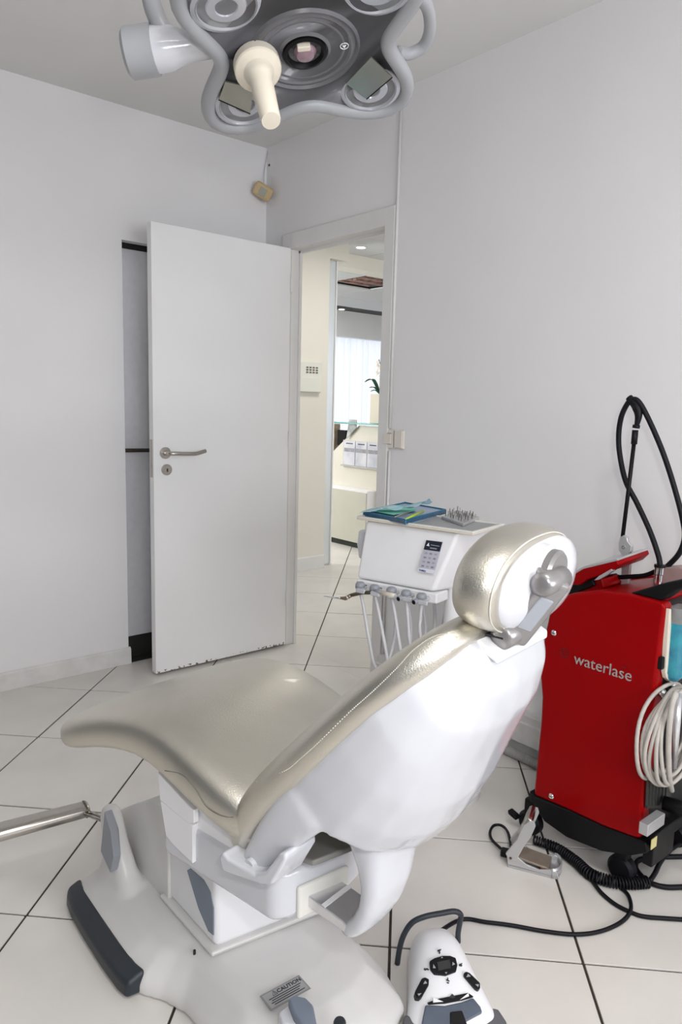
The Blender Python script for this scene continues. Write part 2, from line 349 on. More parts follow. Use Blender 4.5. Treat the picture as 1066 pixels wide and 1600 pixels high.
for zz in (0.22, 1.05, 1.82):
    lathe('hinge', (DX1+0.004, YL-0.004, zz), (0, 0, 1), [(0.006, 0), (0.006, 0.085)], TRIMW, d1, seg=10)
# ---- grey closet door deep in the back wall opening
d2 = struct(box('door_2', (OPX0-0.02, 3.345, 0.105), (OPX1+0.02, 3.380, 1.965), GDOOR))
box('kick_plate', (OPX0-0.02, 3.340, -0.004), (OPX1+0.02, 3.380, 0.103), DARK, d2)
box('head_gap', (OPX0-0.02, 3.350, 1.967), (OPX1+0.02, 3.380, 2.02), DARK, d2)
box('edge_strip', (1.655, 3.339, 0.105), (1.661, 3.346, 1.965), DARK, d2)
tube('pull_bar', [(1.36, 3.342, 1.036), (1.375, 3.295, 1.036), (1.43, 3.286, 1.036), (1.62, 3.286, 1.034), (1.655, 3.292, 1.034), (1.665, 3.342, 1.034)], 0.0095, STEELD, d2, seg=10)
struct(boxes('wall_recess', [((OPX0-0.14, YB+WT, 0), (OPX0-0.02, 3.60, CZ)), ((OPX1+0.02, YB+WT, 0), (RX+WT, 3.60, CZ)), ((OPX0-0.02, YB+WT, 2.03), (OPX1+0.02, 3.60, CZ)), ((OPX0-0.02, 3.50, 0), (OPX1+0.02, 3.60, 2.03))], WALL))
struct(box('floor_recess', (OPX0, YB, -0.006), (OPX1, 3.342, 0.002), DARK))

# ================================================================== HALL AND RECEPTION beyond the door
HY = 4.385; HC = 2.50
hx1 = 3.565
struct(box('wall_hall', (RX+WT, HY, 0), (hx1, HY+0.12, HC), WALLC))
struct(mesh('baseboard_hall', *prismvf([(RX+WT, HY, 0), (RX+WT, HY-0.014, 0), (RX+WT, HY-0.014, 0.10), (RX+WT, HY-0.004, 0.108), (RX+WT, HY, 0.108)], (hx1-RX-WT, 0, 0)), TRIMW))
struct(box('wall_hall_near', (RX+WT, 1.5, 0), (8.6, 1.6, HC), WALLC))
struct(box('wall_hall_end', (RX+WT, HY+0.12, 0), (RX+WT+0.1, 8.0, HC), WALLC))
struct(box('wall_reception_side', (8.5, 1.5, 0), (8.6, 8.1, HC), WALLC))
struct(boxes('wall_window', [((RX+WT, 8.0, 0), (8.6, 8.12, 0.25)), ((RX+WT, 8.0, 2.3), (8.6, 8.12, HC)), ((RX+WT, 8.0, 0.25), (5.2, 8.12, 2.3)), ((8.3, 8.0, 0.25), (8.6, 8.12, 2.3))], WALLC))
w2 = struct(boxes('window_2', [((5.2, 8.03, 0.25), (8.3, 8.08, 0.31)), ((5.2, 8.03, 2.24), (8.3, 8.08, 2.3))] + [((x, 8.03, 0.31), (x+0.06, 8.08, 2.24)) for x in (5.2, 6.2, 7.2, 8.24)], TRIMW))
for x, xe in ((5.26, 6.2), (6.26, 7.2), (7.26, 8.24)): box('pane', (x, 8.05, 0.31), (xe, 8.056, 2.24), GLASS, w2)
HCEIL = struct(box('ceiling_hall', (RX+WT, 1.5, HC+0.03), (8.6, 8.12, HC+0.1), mat('ceiling_grid_dark', (0.10, 0.10, 0.10), 0.8, noise=0.1)))
struct(box('trim_5', (5.0, 7.65, 2.19), (8.5, 7.75, HC+0.03), mat('bulkhead_paint', (0.90, 0.91, 0.92), 0.8, noise=0.02)))
pan = None
for i in range(-2, 8):
    for j in range(-1, 6):
        x, y = 4.2+0.6*i, 4.16+0.6*j
        if (i, j) == (1, 2) or x+0.6 > 8.5: continue
        if y+0.6 > 7.65: continue
        if pan is None:
            pan = box('ceiling_panel', (x+0.004, y+0.004, HC), (x+0.596, y+0.596, HC+0.014), CPAN, HCEIL); p0 = WM[pan].translation.copy(); b0 = (x, y)
        else:
            o = pan.copy(); reg(o, HCEIL, Matrix.Translation(p0 + Vector((x-b0[0], y-b0[1], 0))))
for x in (2.4, ): box('ceiling_strip', (x, 3.56, HC), (2.996, 7.64, HC+0.014), CPAN, HCEIL)
struct(box('trim_6', (hx1, HY, 2.357), (3.75, HY+0.12, HC+0.03), WALLC))
struct(box('trim_7', (RX+WT+0.1, 4.69, 2.385), (8.5, 4.85, HC-0.001), WALLC))
WOOD = mat('rough_wood', (0.42, 0.25, 0.19), 0.8, noise=0.5, nscale=22, bump=0.6, bscale=30, color2=(0.16, 0.09, 0.08))
rw = []
for k in range(9):
    yy = 5.40+k*0.058
    rw.append(boxvf((4.83+random.random()*.10, yy, HC+0.004+random.random()*0.02), (5.20+random.random()*.18, yy+0.05, HC+0.028)))
tag(mesh('wood_laths', *merge(rw), WOOD), 'rough brown laths showing in the gap of a missing ceiling panel', 'laths')
for i, (dx, dy) in enumerate(((3.921, 4.445), (6.209, 7.378))):
    t = thing('downlight', (dx, dy, HC-0.006), ('round recessed downlight in the ceiling just beyond the doorway', 'small round recessed downlight near the curtain bulkhead')[i], 'downlight', 'hall downlights')
    lathe('bezel', (dx, dy, HC), (0, 0, -1), [(0.048, 0.0), (0.048, 0.004), (0.036, 0.006), (0.036, 0.002)], TRIMW, t)
    lathe('lamp_disc', (dx, dy, HC-0.001), (0, 0, -1), [(0.036, 0), (0.034, 0.003), (0, 0.004)], mat('downlight_glow', (1, 1, 1), 0.5, emit=(1, 0.97, 0.9), estr=9.0, noise=0.01), t)
# glass partition beside the hall wall
gp = thing('glass_partition', (3.625, 4.44, 0.0), 'narrow frosted glass panel standing at the end of the hall wall', 'glass panel')
box('glass_sheet', (hx1+0.012, 4.436, 0.012), (3.668, 4.444, 2.355), mat('frosted_glass', (0.86, 0.90, 0.93), 0.35, trans=0.55, noise=0.02), gp)
box('edge_profile', (3.668, 4.428, 0.0), (3.678, 4.452, 2.356), WPM, gp)
box('floor_clamp', (hx1+0.006, 4.43, 0.0), (3.682, 4.45, 0.012), STEEL, gp)
# alarm keypad on the hall wall
kp = thing('alarm_keypad', (3.37, HY, 1.36), 'pale wall alarm keypad with a small grid of dark keys', 'keypad')
box('housing', (3.25, HY-0.03, 1.365), (3.485, HY, 1.585), mat('pale_keypad', (0.72, 0.73, 0.66), 0.45, noise=0.03), kp, bevel=0.006)
box('flap', (3.254, HY-0.036, 1.368), (3.481, HY-0.030, 1.470), mat('pale_keypad', (0.74, 0.75, 0.68)), kp, bevel=0.002)
for r in range(3):
    for c in range(4):
        x = 3.338+c*0.030; z = 1.551-r*0.018
        box('key', (x, HY-0.034, z-0.010), (x+0.017, HY-0.029, z), mat('brown_key', (0.12, 0.09, 0.07), 0.5, noise=0.1), kp)
# low white cabinet against the desk
DXX = 4.42
cb = thing('low_cabinet', (4.36, 5.0, 0), 'low white cabinet with a grey-beige front below the reception desk', 'cabinet')
box('body', (4.312, 4.71, 0.05), (DXX-0.002, 5.75, 0.53), WPM, cb, bevel=0.003)
box('front_panel', (4.300, 4.714, 0.052), (4.311, 5.75, 0.512), mat('cabinet_front', (0.56, 0.55, 0.47), 0.5, noise=0.03), cb)
box('plinth', (4.325, 4.72, 0.0), (DXX-0.004, 5.75, 0.049), mat('plinth_green_black', (0.02, 0.03, 0.02), 0.5, noise=0.1), cb)
# reception desk: front panel cut on a slant, glass counter on studs
dk = thing('reception_desk', (4.5, 5.0, 0), 'cream reception desk front with slanted end and glass counter', 'desk')
pl = [atx(517, 709, DXX), atx(561, 665, DXX), atx(610, 668, DXX)]
zt = pl[1].z
poly = [(DXX, 5.8, 0.0), (DXX, 5.8, pl[0].z-0.06), tuple(pl[0]), tuple(pl[1]), (DXX, 4.60, zt), (DXX, 4.60, 0.0)]
prism('front_panel', poly, (0.03, 0, 0), mat('desk_cream', (0.70, 0.67, 0.58), 0.5, noise=0.03), dk)
box('back_panel', (5.0, 4.6, 0), (5.03, 6.2, 0.72), mat('desk_back', (0.35, 0.33, 0.31), 0.6, noise=0.2, nscale=12), dk)
box('glass_counter', (DXX-0.06, 4.60, zt+0.012), (DXX+0.26, 5.95, zt+0.024), mat('green_glass', (0.10, 0.42, 0.36), 0.08, noise=0.05, trans=0.3), dk)
for yy in (4.75, 5.1, 5.55): lathe('stud', (DXX+0.12, yy, zt-0.002), (0, 0, 1), [(0.012, 0), (0.012, 0.014)], CHROME, dk, seg=10)
box('worktop', (DXX+0.03, 4.6, 0.72), (5.03, 6.2, 0.75), mat('desk_back', (0.35, 0.33, 0.31)), dk)
CARD = mat('brochure_paper', (0.66, 0.66, 0.70), 0.5, noise=0.25, nscale=9, color2=(0.45, 0.47, 0.54))
rk = thing('leaflet_rack', (DXX-0.02, 4.95, zt-0.4), 'clear acrylic leaflet rack fixed to the front of the desk', 'rack')
a, b = atx(536, 688, DXX-0.01), atx(612, 727, DXX-0.01)
box('ledge', (DXX-0.035, b.y, a.z-0.235), (DXX-0.001, a.y, a.z-0.222), mat('acrylic_grey', (0.45, 0.46, 0.45), 0.3, noise=0.05), rk)
box('back_plate', (DXX-0.006, b.y, a.z-0.222), (DXX-0.001, a.y, a.z+0.005), mat('acrylic_pale', (0.62, 0.62, 0.60), 0.2, noise=0.05), rk)
for k, lab in enumerate(('pale folded leaflet in the rack, nearest the slanted desk end', 'pale folded leaflet in the middle of the desk rack', 'pale folded leaflet in the rack, nearest the door jamb')):
    pa, pb = atx(538+18.4*k, 689, DXX-0.01), atx(538+18.4*k+16.5, 720, DXX-0.01)
    t = thing('leaflet', (DXX-0.014, (pa.y+pb.y)/2, a.z-0.222), lab, 'leaflet', 'leaflets in the desk rack')
    box('paper', (DXX-0.012, pb.y, a.z-0.221), (DXX-0.008, pa.y, a.z), CARD, t)
    box('header_line', (DXX-0.0130, pb.y+0.03, a.z-0.028), (DXX-0.0121, pa.y-0.03, a.z-0.020), INK if k < 3 else WINK, t)
    box('picture_band', (DXX-0.0128, pb.y+0.006, a.z-0.10), (DXX-0.0121, pa.y-0.006, a.z-0.066), mat('leaflet_band', (0.34, 0.33, 0.36), 0.5, noise=0.3, nscale=30), t)
# slanted picture card and dark screen behind the cut of the desk
p = [atx(541, 692, DXX-0.08), atx(546, 655, DXX-0.08), atx(556, 656, DXX-0.08), atx(549, 678, DXX-0.08)]
tag(prism('picture_card', [atx(541, 686, DXX-0.03), atx(546, 655, DXX-0.03), atx(557, 656, DXX-0.03), atx(557, 668, DXX-0.03)], (0.006, 0, 0), mat('picture_card_print', (0.55, 0.56, 0.55), 0.4, noise=0.6, nscale=14, color2=(0.10, 0.13, 0.12))), 'grey and green picture card leaning on the glass counter edge', 'card')
t = thing('desk_monitor', (4.9, 5.62, 0.75), 'small dark screen behind the slanted end of the desk', 'monitor')
c0 = atx(533, 681, 4.9)
box('screen', (4.9, c0.y-0.07, c0.z-0.10), (4.93, c0.y+0.06, c0.z+0.06), BLACK, t, bevel=0.004)
box('stand', (4.91, c0.y-0.012, 0.75), (4.925, c0.y+0.012, c0.z-0.10), BLACK, t)
box('foot', (4.86, c0.y-0.06, 0.75), (4.97, c0.y+0.06, 0.757), BLACK, t)
c1 = atx(521, 680, 4.9)
tag(box('wooden_organiser', (4.88, c1.y-0.04, 0.75), (4.96, c1.y+0.06, c1.z+0.12), mat('tan_wood', (0.42, 0.33, 0.24), 0.6, noise=0.3, nscale=20), bevel=0.004), 'tan wooden organiser standing behind the slanted desk end', 'organiser')
# orchid in a tall cream pot on the glass counter
pc = atx(592, 660, DXX+0.05); PZ = zt+0.025
t = thing('potted_orchid', (pc.x, pc.y, PZ), 'white orchid in a tall square cream pot on the glass counter', 'potted plant')
POT = mat('cream_pot', (0.66, 0.62, 0.50), 0.5, noise=0.04)
hw = 0.058; ph = atx(592, 616, DXX+0.05).z
prism('pot', [(pc.x-hw, pc.y-hw, PZ), (pc.x+hw, pc.y-hw, PZ), (pc.x+hw, pc.y+hw, PZ), (pc.x-hw, pc.y+hw, PZ)], (0, 0, ph-PZ), POT, t, bevel=0.004)
LEAF = mat('orchid_leaf', (0.02, 0.10, 0.045), 0.35, noise=0.3, nscale=20)
base = Vector((pc.x, pc.y, ph))
def leaf(tip, mid, wd):
    P = spline([base, mid, tip], 8); V, Fc = [], []
    for i, q in enumerate(P):
        s = i/(len(P)-1); ww = wd*math.sin(pi*min(1, 0.12+s*0.86))
        tdir = (P[min(i+1, len(P)-1)]-P[max(i-1, 0)]).normalized(); sd = tdir.cross(Vector((0, 0, 1))).normalized()
        V += [q-sd*ww+Vector((0, 0, ww*.3)), q, q+sd*ww+Vector((0, 0, ww*.3))]
    for i in range(len(P)-1):
        for k in range(2): Fc.append((3*i+k, 3*i+k+1, 3*i+k+4, 3*i+k+3))
    mesh('leaf', V, Fc, LEAF, t, smooth=True, solid=0.003)
lt = atx(570, 597, DXX+0.03)
leaf(lt, atx(583, 596, DXX+0.04)+Vector((0, 0, 0.01)), 0.026)
leaf(atx(577, 606, DXX+0.02), atx(585, 606, DXX+0.03), 0.02)
leaf(atx(579, 612, DXX-0.02), atx(586, 610, DXX), 0.016)
leaf(base+Vector((0.08, -0.12, 0.10)), base+Vector((0.04, -0.05, 0.09)), 0.026)
leaf(base+Vector((0.14, 0.02, 0.05)), base+Vector((0.07, 0.01, 0.06)), 0.024)
tops = [base, base+Vector((0.0, 0.0, 0.12)), atx(596, 575, DXX+0.05), atx(592, 562, DXX+0.05)]
tube('stem', tops, 0.004, mat('orchid_stem', (0.10, 0.20, 0.06), 0.5, noise=0.1), t, seg=8)
PET = mat('orchid_petal', (0.85, 0.78, 0.72), 0.6, noise=0.15, nscale=50)
for k, (x, y) in enumerate(((590, 568), (594, 577), (589, 583), (595, 589), (592, 574))):
    c = atx(x, y, DXX+0.03+0.012*k); V, Fc = [], []
    for q in range(5):
        a = q*2*pi/5+k; e = Vector((0.25*cos(a*2), cos(a), sin(a))); s2 = Vector((0.2, -sin(a), cos(a)))
        n = len(V); V += [c, c+e*.014+s2*.012, c+e*.030, c+e*.014-s2*.012]; Fc.append((n, n+1, n+2, n+3))
    mesh('blossom', V, Fc, PET, t, solid=0.003)
tag(box('pot_saucer', (pc.x-0.075, pc.y-0.06, PZ-0.001), (pc.x-0.062, pc.y+0.075, PZ+0.010), DARK), 'dark flat tray lying beside the orchid pot', 'tray') if False else None
# curtain with folds
V, Fc = [], []; N = 260
for i in range(N+1):
    x = 5.3+i/N*3.1; ph_ = x*2*pi/0.115
    d = 0.028*sin(ph_)+0.012*sin(ph_*0.37+1)+0.008*sin(ph_*2.3)
    V += [(x+0.01*sin(ph_*.5), 7.84+d, 0.02), (x, 7.84+d*.8, 2.44)]
for i in range(N): Fc.append((2*i, 2*i+2, 2*i+3, 2*i+1))
cm = mat('sheer_curtain', (0.86, 0.87, 0.90), 0.8, noise=0.02)
nt = cm.node_tree; bs = nt.nodes['Principled BSDF']; tr = nt.nodes.new('ShaderNodeBsdfTranslucent'); tr.inputs[0].default_value = (0.9, 0.92, 0.97, 1)
ms = nt.nodes.new('ShaderNodeMixShader'); ms.inputs[0].default_value = 0.55
nt.links.new(bs.outputs[0], ms.inputs[1]); nt.links.new(tr.outputs[0], ms.inputs[2]); nt.links.new(ms.outputs[0], nt.nodes['Material Output'].inputs[0])
ct = thing('curtain', (6.8, 7.84, 0.02), 'white sheer curtain hanging in folds across the reception window', 'curtain')
mesh('cloth', V, Fc, cm, ct, smooth=True)
tube('rail', [(5.25, 7.84, 2.46), (8.4, 7.84, 2.46)], 0.012, TRIMW, ct, seg=8, sp=False)

# ================================================================== small fittings on the room walls
sw = thing('light_switch', (RX, 2.268, 1.09), 'cream double light switch on the wall beside the door frame', 'light switch')
SWC = mat('switch_cream', (0.78, 0.735, 0.67), 0.45, noise=0.02)
box('cover_plate', (RX-0.012, 2.200, 1.094), (RX, 2.336, 1.174), SWC, sw, bevel=0.003)
box('rocker', (RX-0.018, 2.272, 1.112), (RX-0.011, 2.318, 1.156), mat('switch_rocker', (0.76, 0.71, 0.65), 0.4, noise=0.02), sw, bevel=0.002)
box('blank_insert', (RX-0.017, 2.204, 1.098), (RX-0.011, 2.250, 1.170), mat('switch_rocker', (0.76, 0.71, 0.65)), sw, bevel=0.002)
box('joint', (RX-0.0135, 2.2525, 1.098), (RX-0.0115, 2.2555, 1.170), INK, sw)
for zz in (1.1105, 1.1575): box('gap', (RX-0.0135, 2.272, zz), (RX-0.0115, 2.318, zz+0.0012), INK, sw)
# motion detector in the corner
c = aty(411, 299, YB-0.055)
dx = (rgt*0.80 + upv*-0.55).normalized(); n_ = Vector((-0.62, -0.62, -0.35)).normalized(); dx = (dx-n_*dx.dot(n_)).normalized(); dy = n_.cross(dx)
t = thing('motion_detector', (c.x, c.y, c.z-0.06), 'small yellowed motion detector in the corner above the door', 'detector')
YEL = mat('yellowed_plastic', (0.62, 0.47, 0.26), 0.45, noise=0.05)
obox('housing', c, dx*0.048, dy*0.034, n_*0.020, YEL, t, bevel=0.014, seg=4)
obox('lens_window', c+n_*0.019+dx*0.002, dx*0.018, dy*0.020, n_*0.004, mat('sensor_lens', (0.42, 0.42, 0.37), 0.3, noise=0.05), t, bevel=0.003)
obox('bracket', c-n_*0.028, dx*0.014, dy*0.014, n_*0.012, YEL, t)
tube('wire', [c-n_*0.02+Vector((0, 0, 0.03)), aty(413, 270, YB-0.012), aty(417, 245, YB-0.010), aty(419, 234, YB-0.008)], 0.0017, LGREY, t, seg=6)
tag(lathe('wall_plug', atx(421, 258, RX), (-1, 0, 0), [(0.006, 0), (0.005, 0.003), (0, 0.003)], mat('rust_brown', (0.12, 0.04, 0.02), 0.7, noise=0.2), seg=10), 'tiny brown screw hole plug high in the corner', 'plug')

# ================================================================== DENTAL CHAIR
ch = thing('dental_chair', (0.80, 1.25, 0), 'reclined dental chair with champagne vinyl cushions and glossy white back shell', 'dental chair')
# --- seat cushion: lofted pillow
def rsec(c, e1, e2, a, b, p=2.6, n=24): return sell(c, e1, e2, a, b, p, n)
SEAT = [(-.125, .520, .150, .020), (-.12, .520, .190, .040), (-.05, .543, .222, .055), (.05, .577, .228, .058), (.14, .607, .228, .058), (.22, .618, .232, .054), (.30, .608, .246, .050), (.365, .590, .260, .047), (.402, .576, .266, .046), (.426, .566, .266, .042), (.438, .561, .262, .030)]
def seat_secs(inset=0.0):
    out = []
    for i, (v, z, a, b) in enumerate(SEAT):
        j0, j1 = max(i-1, 0), min(i+1, len(SEAT)-1)
        t = Vector((0, SEAT[j1][0]-SEAT[j0][0], SEAT[j1][1]-SEAT[j0][1])).normalized()
        e2 = (VX*-t.z + ZX*t.y)
        out.append(rsec(cu(0.012, v, z), UX, e2, a, b, 3.8))
    return out
seat = loft('seat_cushion', seat_secs(), VINYL, ch, sub=1)
def seat_pt(v, s, ang):      # a point on the seat surface: v along, angle round the section
    for i in range(len(SEAT)-1):
        if SEAT[i][0] <= v <= SEAT[i+1][0]: break
    f = (v-SEAT[i][0])/(SEAT[i+1][0]-SEAT[i][0]); z, a, b = [SEAT[i][k]*(1-f)+SEAT[i+1][k]*f for k in (1, 2, 3)]
    ct, st = cos(ang), sin(ang); p = 2.9
    return cu(0.012+s*a*abs(ct)**(2/p), v, z+b*math.copysign(abs(st)**(2/p), st))
from mathutils.bvhtree import BVHTree
def snap(o, pix, lift=0.0006):
    dg = bpy.context.evaluated_depsgraph_get(); dg.update()
    t = BVHTree.FromObject(o, dg); out = []; wi = WM[o]
    for x, y in pix:
        d = ray(x, y).normalized(); h = t.ray_cast(wi.inverted() @ CAM, d)
        if h[0] is not None: out.append(wi @ h[0] + h[1]*lift)
    return out
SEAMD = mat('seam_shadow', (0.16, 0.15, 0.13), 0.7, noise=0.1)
P = snap(seat, ((258, 1204), (284, 1210), (305, 1232), (323, 1260), (345, 1274), (365, 1277)))
if len(P) > 2: tube('side_seam', P, 0.0008, SEAMD, seat, seg=6)
# --- backrest cushion
BK = [(-.072, .424, .140, .012, .048), (-.073, .436, .172, .034, .048), (-.081, .468, .191, .044, .046), (-.105, .530, .202, .047, .041), (-.152, .602, .210, .046, .036), (-.228, .688, .215, .043, .032), (-.291, .763, .215, .041, .030), (-.352, .831, .209, .039, .028), (-.398, .878, .190, .037, .026), (-.429, .914, .162, .034, .024), (-.447, .934, .134, .027, .022), (-.457, .944, .118, .012, .020)]
def back_frame(i):
    j0, j1 = max(i-1, 0), min(i+1, len(BK)-1); tv, tz = BK[j1][0]-BK[j0][0], BK[j1][1]-BK[j0][1]
    if i < 3: tv, tz = -.05, .075
    if i > 8: tv, tz = -.035, .040
    L = math.hypot(tv, tz); tv /= L; tz /= L
    return VX*tz + ZX*(-tv)          # normal: forwards and up
secs = []
for i, (v, z, a, b, of) in enumerate(BK):
    n = back_frame(i); secs.append(rsec(cu(0.0, v, z)+n*of, UX, n, a, b, 3.4))
back = loft('backrest_cushion', secs, VINYL, ch, sub=1)
P = snap(back, ((385, 1232), (400, 1222), (446, 1204), (470, 1185), (500, 1158), (547, 1112), (583, 1080), (619, 1045), (646, 1016), (675, 996), (697, 991), (715, 996)), 0.0004)
P = spline(P, 14)
V, Fc = merge([tubevf([P[k], P[k]*0.4+P[k+1]*0.6], 0.0008, 6) for k in range(len(P)-1)])
so = mesh('stitching', V, Fc, THREAD, back, smooth=True); so['kind'] = 'stuff'
# --- glossy white back shell (one skin: body, spine hooked to the rail, pivot lugs)
SH = [((-.444, .942), .106, (-.474, .911), .092), ((-.417, .924), .142, (-.479, .86), .105), ((-.384, .886), .174, (-.469, .80), .110), ((-.337, .841), .194, (-.440, .731), .115), ((-.277, .774), .200, (-.414, .659), .115), ((-.213, .701), .200, (-.382, .596), .110), ((-.177, .655), .197, (-.345, .548), .098)]
secs = []
for (fv, fz), uf, (bv, bz), ub in SH:
    F3 = lambda u, k: cu(u, fv+(bv-fv)*k, fz+(bz-fz)*k)
    half = [(uf, 0.0), (uf*1.0, .30), (uf*.96, .52), ((uf*.55+ub*.45), .76), (ub, .90), (ub*.6, .97)]
    secs.append([F3(-u, k) for u, k in half] + [F3(0, 1.0)] + [F3(u, k) for u, k in reversed(half)])
parts = [loftvf(secs)]
spine = [((-.262, .62), .110, .075, -.02), ((-.272, .565), .085, .052, -.04), ((-.284, .515), .066, .032, -.055), ((-.289, .475), .058, .025, -.062), ((-.283, .440), .055, .021, -.066), ((-.266, .405), .052, .019, -.068), ((-.244, .380), .049, .017, -.068), ((-.228, .370), .042, .010, -.068)]
ss = []
for i, ((v, z), a, b, uo) in enumerate(spine):
    p, q = spine[max(i-1, 0)][0], spine[min(i+1, len(spine)-1)][0]; tv, tz = q[0]-p[0], q[1]-p[1]; L = math.hypot(tv, tz)
    ss.append(sell(cu(uo, v, z), UX, VX*(tz/L)+ZX*(-tv/L), a, b, 2.8, 20))
parts.append(loftvf(ss))
for s in (-1, 1):
    ls = []
    for v, z, w_ in ((-.212, .640, .055), (-.174, .592, .048), (-.144, .553, .039), (-.119, .518, .033), (-.098, .486, .028), (-.086, .468, .018)):
        ls.append(sell(cu(s*.186, v, z), UX, VX*.75+ZX*.6, .018, w_, 2.8, 16))
    parts.append(loftvf(ls))
shell = mesh('back_shell', *merge(parts), WPL, ch, remesh=0.006, smoothit=14)
# top collar of the shell where the headrest arm enters
# --- pivot cups and caps
for s in (-1, 1):
    if s < 0:
        pts = [(341, 1340), (347, 1362), (362, 1368), (410, 1384), (424, 1384), (446, 1346), (446, 1334), (436, 1333), (414, 1362), (398, 1366), (356, 1342), (347, 1331)]
        poly = [atu(x, y, -.222) for x, y in pts]
    else: poly = [p + UX*(2*0.222-0.075+0.075) for p in poly]
    prism('pivot_cup', poly, UX*(.075 if s < 0 else -.075), WPL, ch, bevel=0.006, seg=3)
    c = atu(391, 1352, -.208); c = c if s < 0 else c + UX*0.416
    lathe('pivot_cap', c, UX*(s), [(0.012, -0.012), (0.012, 0.0), (0.0095, 0.003), (0.009, 0.002), (0, 0.002)], WPL, ch, seg=20)
# --- seat carriage under the cushion
prism('seat_pan', [cu(-.15, -.08, .47), cu(-.15, .10, .535), cu(-.15, .22, .565), cu(-.15, .30, .560), cu(-.15, .30, .545), cu(-.15, .20, .515), cu(-.15, .17, .495), cu(-.15, -.08, .455)], UX*.32, WPM, ch, bevel=0.006)
prism('carriage', [cu(-.17, .19, .366), cu(-.17, -.122, .366), cu(-.145, -.140, .366), cu(-.03, -.168, .366), cu(.145, -.140, .366), cu(.17, -.122, .366), cu(.17, .19, .366)], ZX*.10, WPL, ch, bevel=0.016, seg=4)
prism('carriage_top', [cu(-.165, .19, .45), cu(-.165, -.07, .45), cu(-.165, -.07, .48), cu(-.165, .10, .525), cu(-.165, .19, .545)], UX*.33, WPM, ch, bevel=0.006)
prism('side_panel', [atu(246, 1206, -.180), atu(296, 1262, -.180), atu(303, 1266, -.180), atu(303, 1287, -.180), atu(295, 1287, -.180), atu(250, 1250, -.180)], UX*.012, WPM, ch, bevel=0.0015)
prism('side_cover', [atu(250, 1251, -.178), atu(301, 1291, -.178), atu(301, 1350, -.178), atu(270, 1320, -.178), atu(259, 1306, -.178)], UX*.05, WPM, ch, bevel=0.002)
# ivory flange and the flat metal rail that carries the spine
fl_ = (UX*.958-VX*.236).normalized(); fo_ = cu(-.130, -.1415, .368); fw_ = -(VX*.958+UX*.236).normalized()
prism('rail_flange', [fo_, fo_+fl_*.112, fo_+fl_*.112+ZX*.062, fo_+ZX*.062], fw_*.010, IVORY, ch, bevel=0.010, seg=4)
rail = prism('back_rail', [cu(-.112, -.13, .410), cu(-.112, -.235, .398), cu(-.112, -.252, .388), cu(-.112, -.250, .378), cu(-.112, -.13, .386)], UX*.074, ALU, ch, bevel=0.0025)
a, b = cu(-.111, -.186, .4036), cu(-.039, -.186, .4036)
prism('marking_line', [a, b, b+VX*-.009-ZX*.0008, a+VX*-.009-ZX*.0008], ZX*.0012, WINK, rail)
prism('underside_cover', [cu(-.15, -.06, .476), cu(.13, -.06, .476), cu(.10, -.20, .495), cu(-.02, -.235, .500), cu(-.14, -.19, .492)], ZX*.012, mat('grey_underside', (0.22, 0.215, 0.20), 0.4, noise=0.05), ch, bevel=0.004)
# --- headrest
hc = cu(0.0, -.432, 1.028) + rgt*.022 - upv*.008
hn = (VX*0.95 + ZX*0.12).normalized()       # pad faces forwards and up
hu = (UX*0.985 + ZX*0.05).normalized(); hu = (hu-hn*hu.dot(hn)).normalized(); hv = hn.cross(hu); hv = hv if hv.z > 0 else -hv
def pad_ring(sc, off, ru, rv, n=40, p=2.25):
    return [hc + hu*ru*sc*math.copysign(abs(cos(t))**(2/p), cos(t)) + hv*rv*sc*math.copysign(abs(sin(t))**(2/p), sin(t)) + hn*off for t in [2*pi*k/n for k in range(n)]]
RU, RV = .140, .078
prof = [(.62, -.026), (.78, -.038), (.90, -.038), (.975, -.026), (1.0, -.006), (.995, .010), (.95, .026), (.85, .036), (.65, .040), (.35, .040), (.10, .040)]
hd = mesh('headrest_cushion', *loftvf([pad_ring(s, o, RU, RV) for s, o in prof]), VINYL, ch, smooth=True, sub=1)
mesh('headrest_seam', *tubevf(pad_ring(.93, -.0335, RU, RV, 60), 0.0013, 6, closed=True), THREAD, hd, smooth=True)
def plate_ring(sc, off):
    return [p + hu*.016 - hv*.004 for p in pad_ring(sc, off, RU, RV)]
mesh('headrest_shell', *loftvf([plate_ring(k, o) for k, o in ((.10, -.070), (.35, -.068), (.60, -.060), (.78, -.050), (.88, -.042), (.91, -.035), (.88, -.024), (.5, -.01))]), WPL, ch, smooth=True, sub=1)
# joint knob, arm link, lower joint
kc = atu(853, 890, .004)
lathe('joint_disc', kc, -hn, [(0.038, -0.020), (0.038, 0.000), (0.032, 0.006), (0.0, 0.006)], WPL, ch, seg=28)
lathe('joint_knob', kc-hn*.003, -hn, [(0.033, 0), (0.034, 0.012), (0.030, 0.017), (0.0, 0.018)], GREYM, ch, seg=28)
k1 = atu(862, 908, -.022)
tubeseg = tubevf([k1-UX*.036, k1-UX*.033, k1+UX*.033, k1+UX*.036], [.010, .0175, .0175, .010], 18)
mesh('upper_pivot', *tubeseg, GREYM, ch, smooth=True)
k2 = atu(800, 988, -.03)
mesh('lower_pivot', *tubevf([k2-UX*.034, k2-UX*.031, k2+UX*.031, k2+UX*.034], [.010, .0185, .0185, .010], 18), GREYM, ch, smooth=True)
ax = (k1-k2).normalized(); an = UX.cross(ax)
s_ = -1 if (CAM-(k1+k2)/2).dot(an) < 0 else 1
nr_ = (an*s_*.8 - UX*.6).normalized(); sd_ = ax.cross(nr_)
arm = obox('headrest_arm', (k1+k2)/2, sd_*.026, ax*((k1-k2).length/2+0.010), nr_*.016, GREYM, ch, bevel=0.008, seg=3)
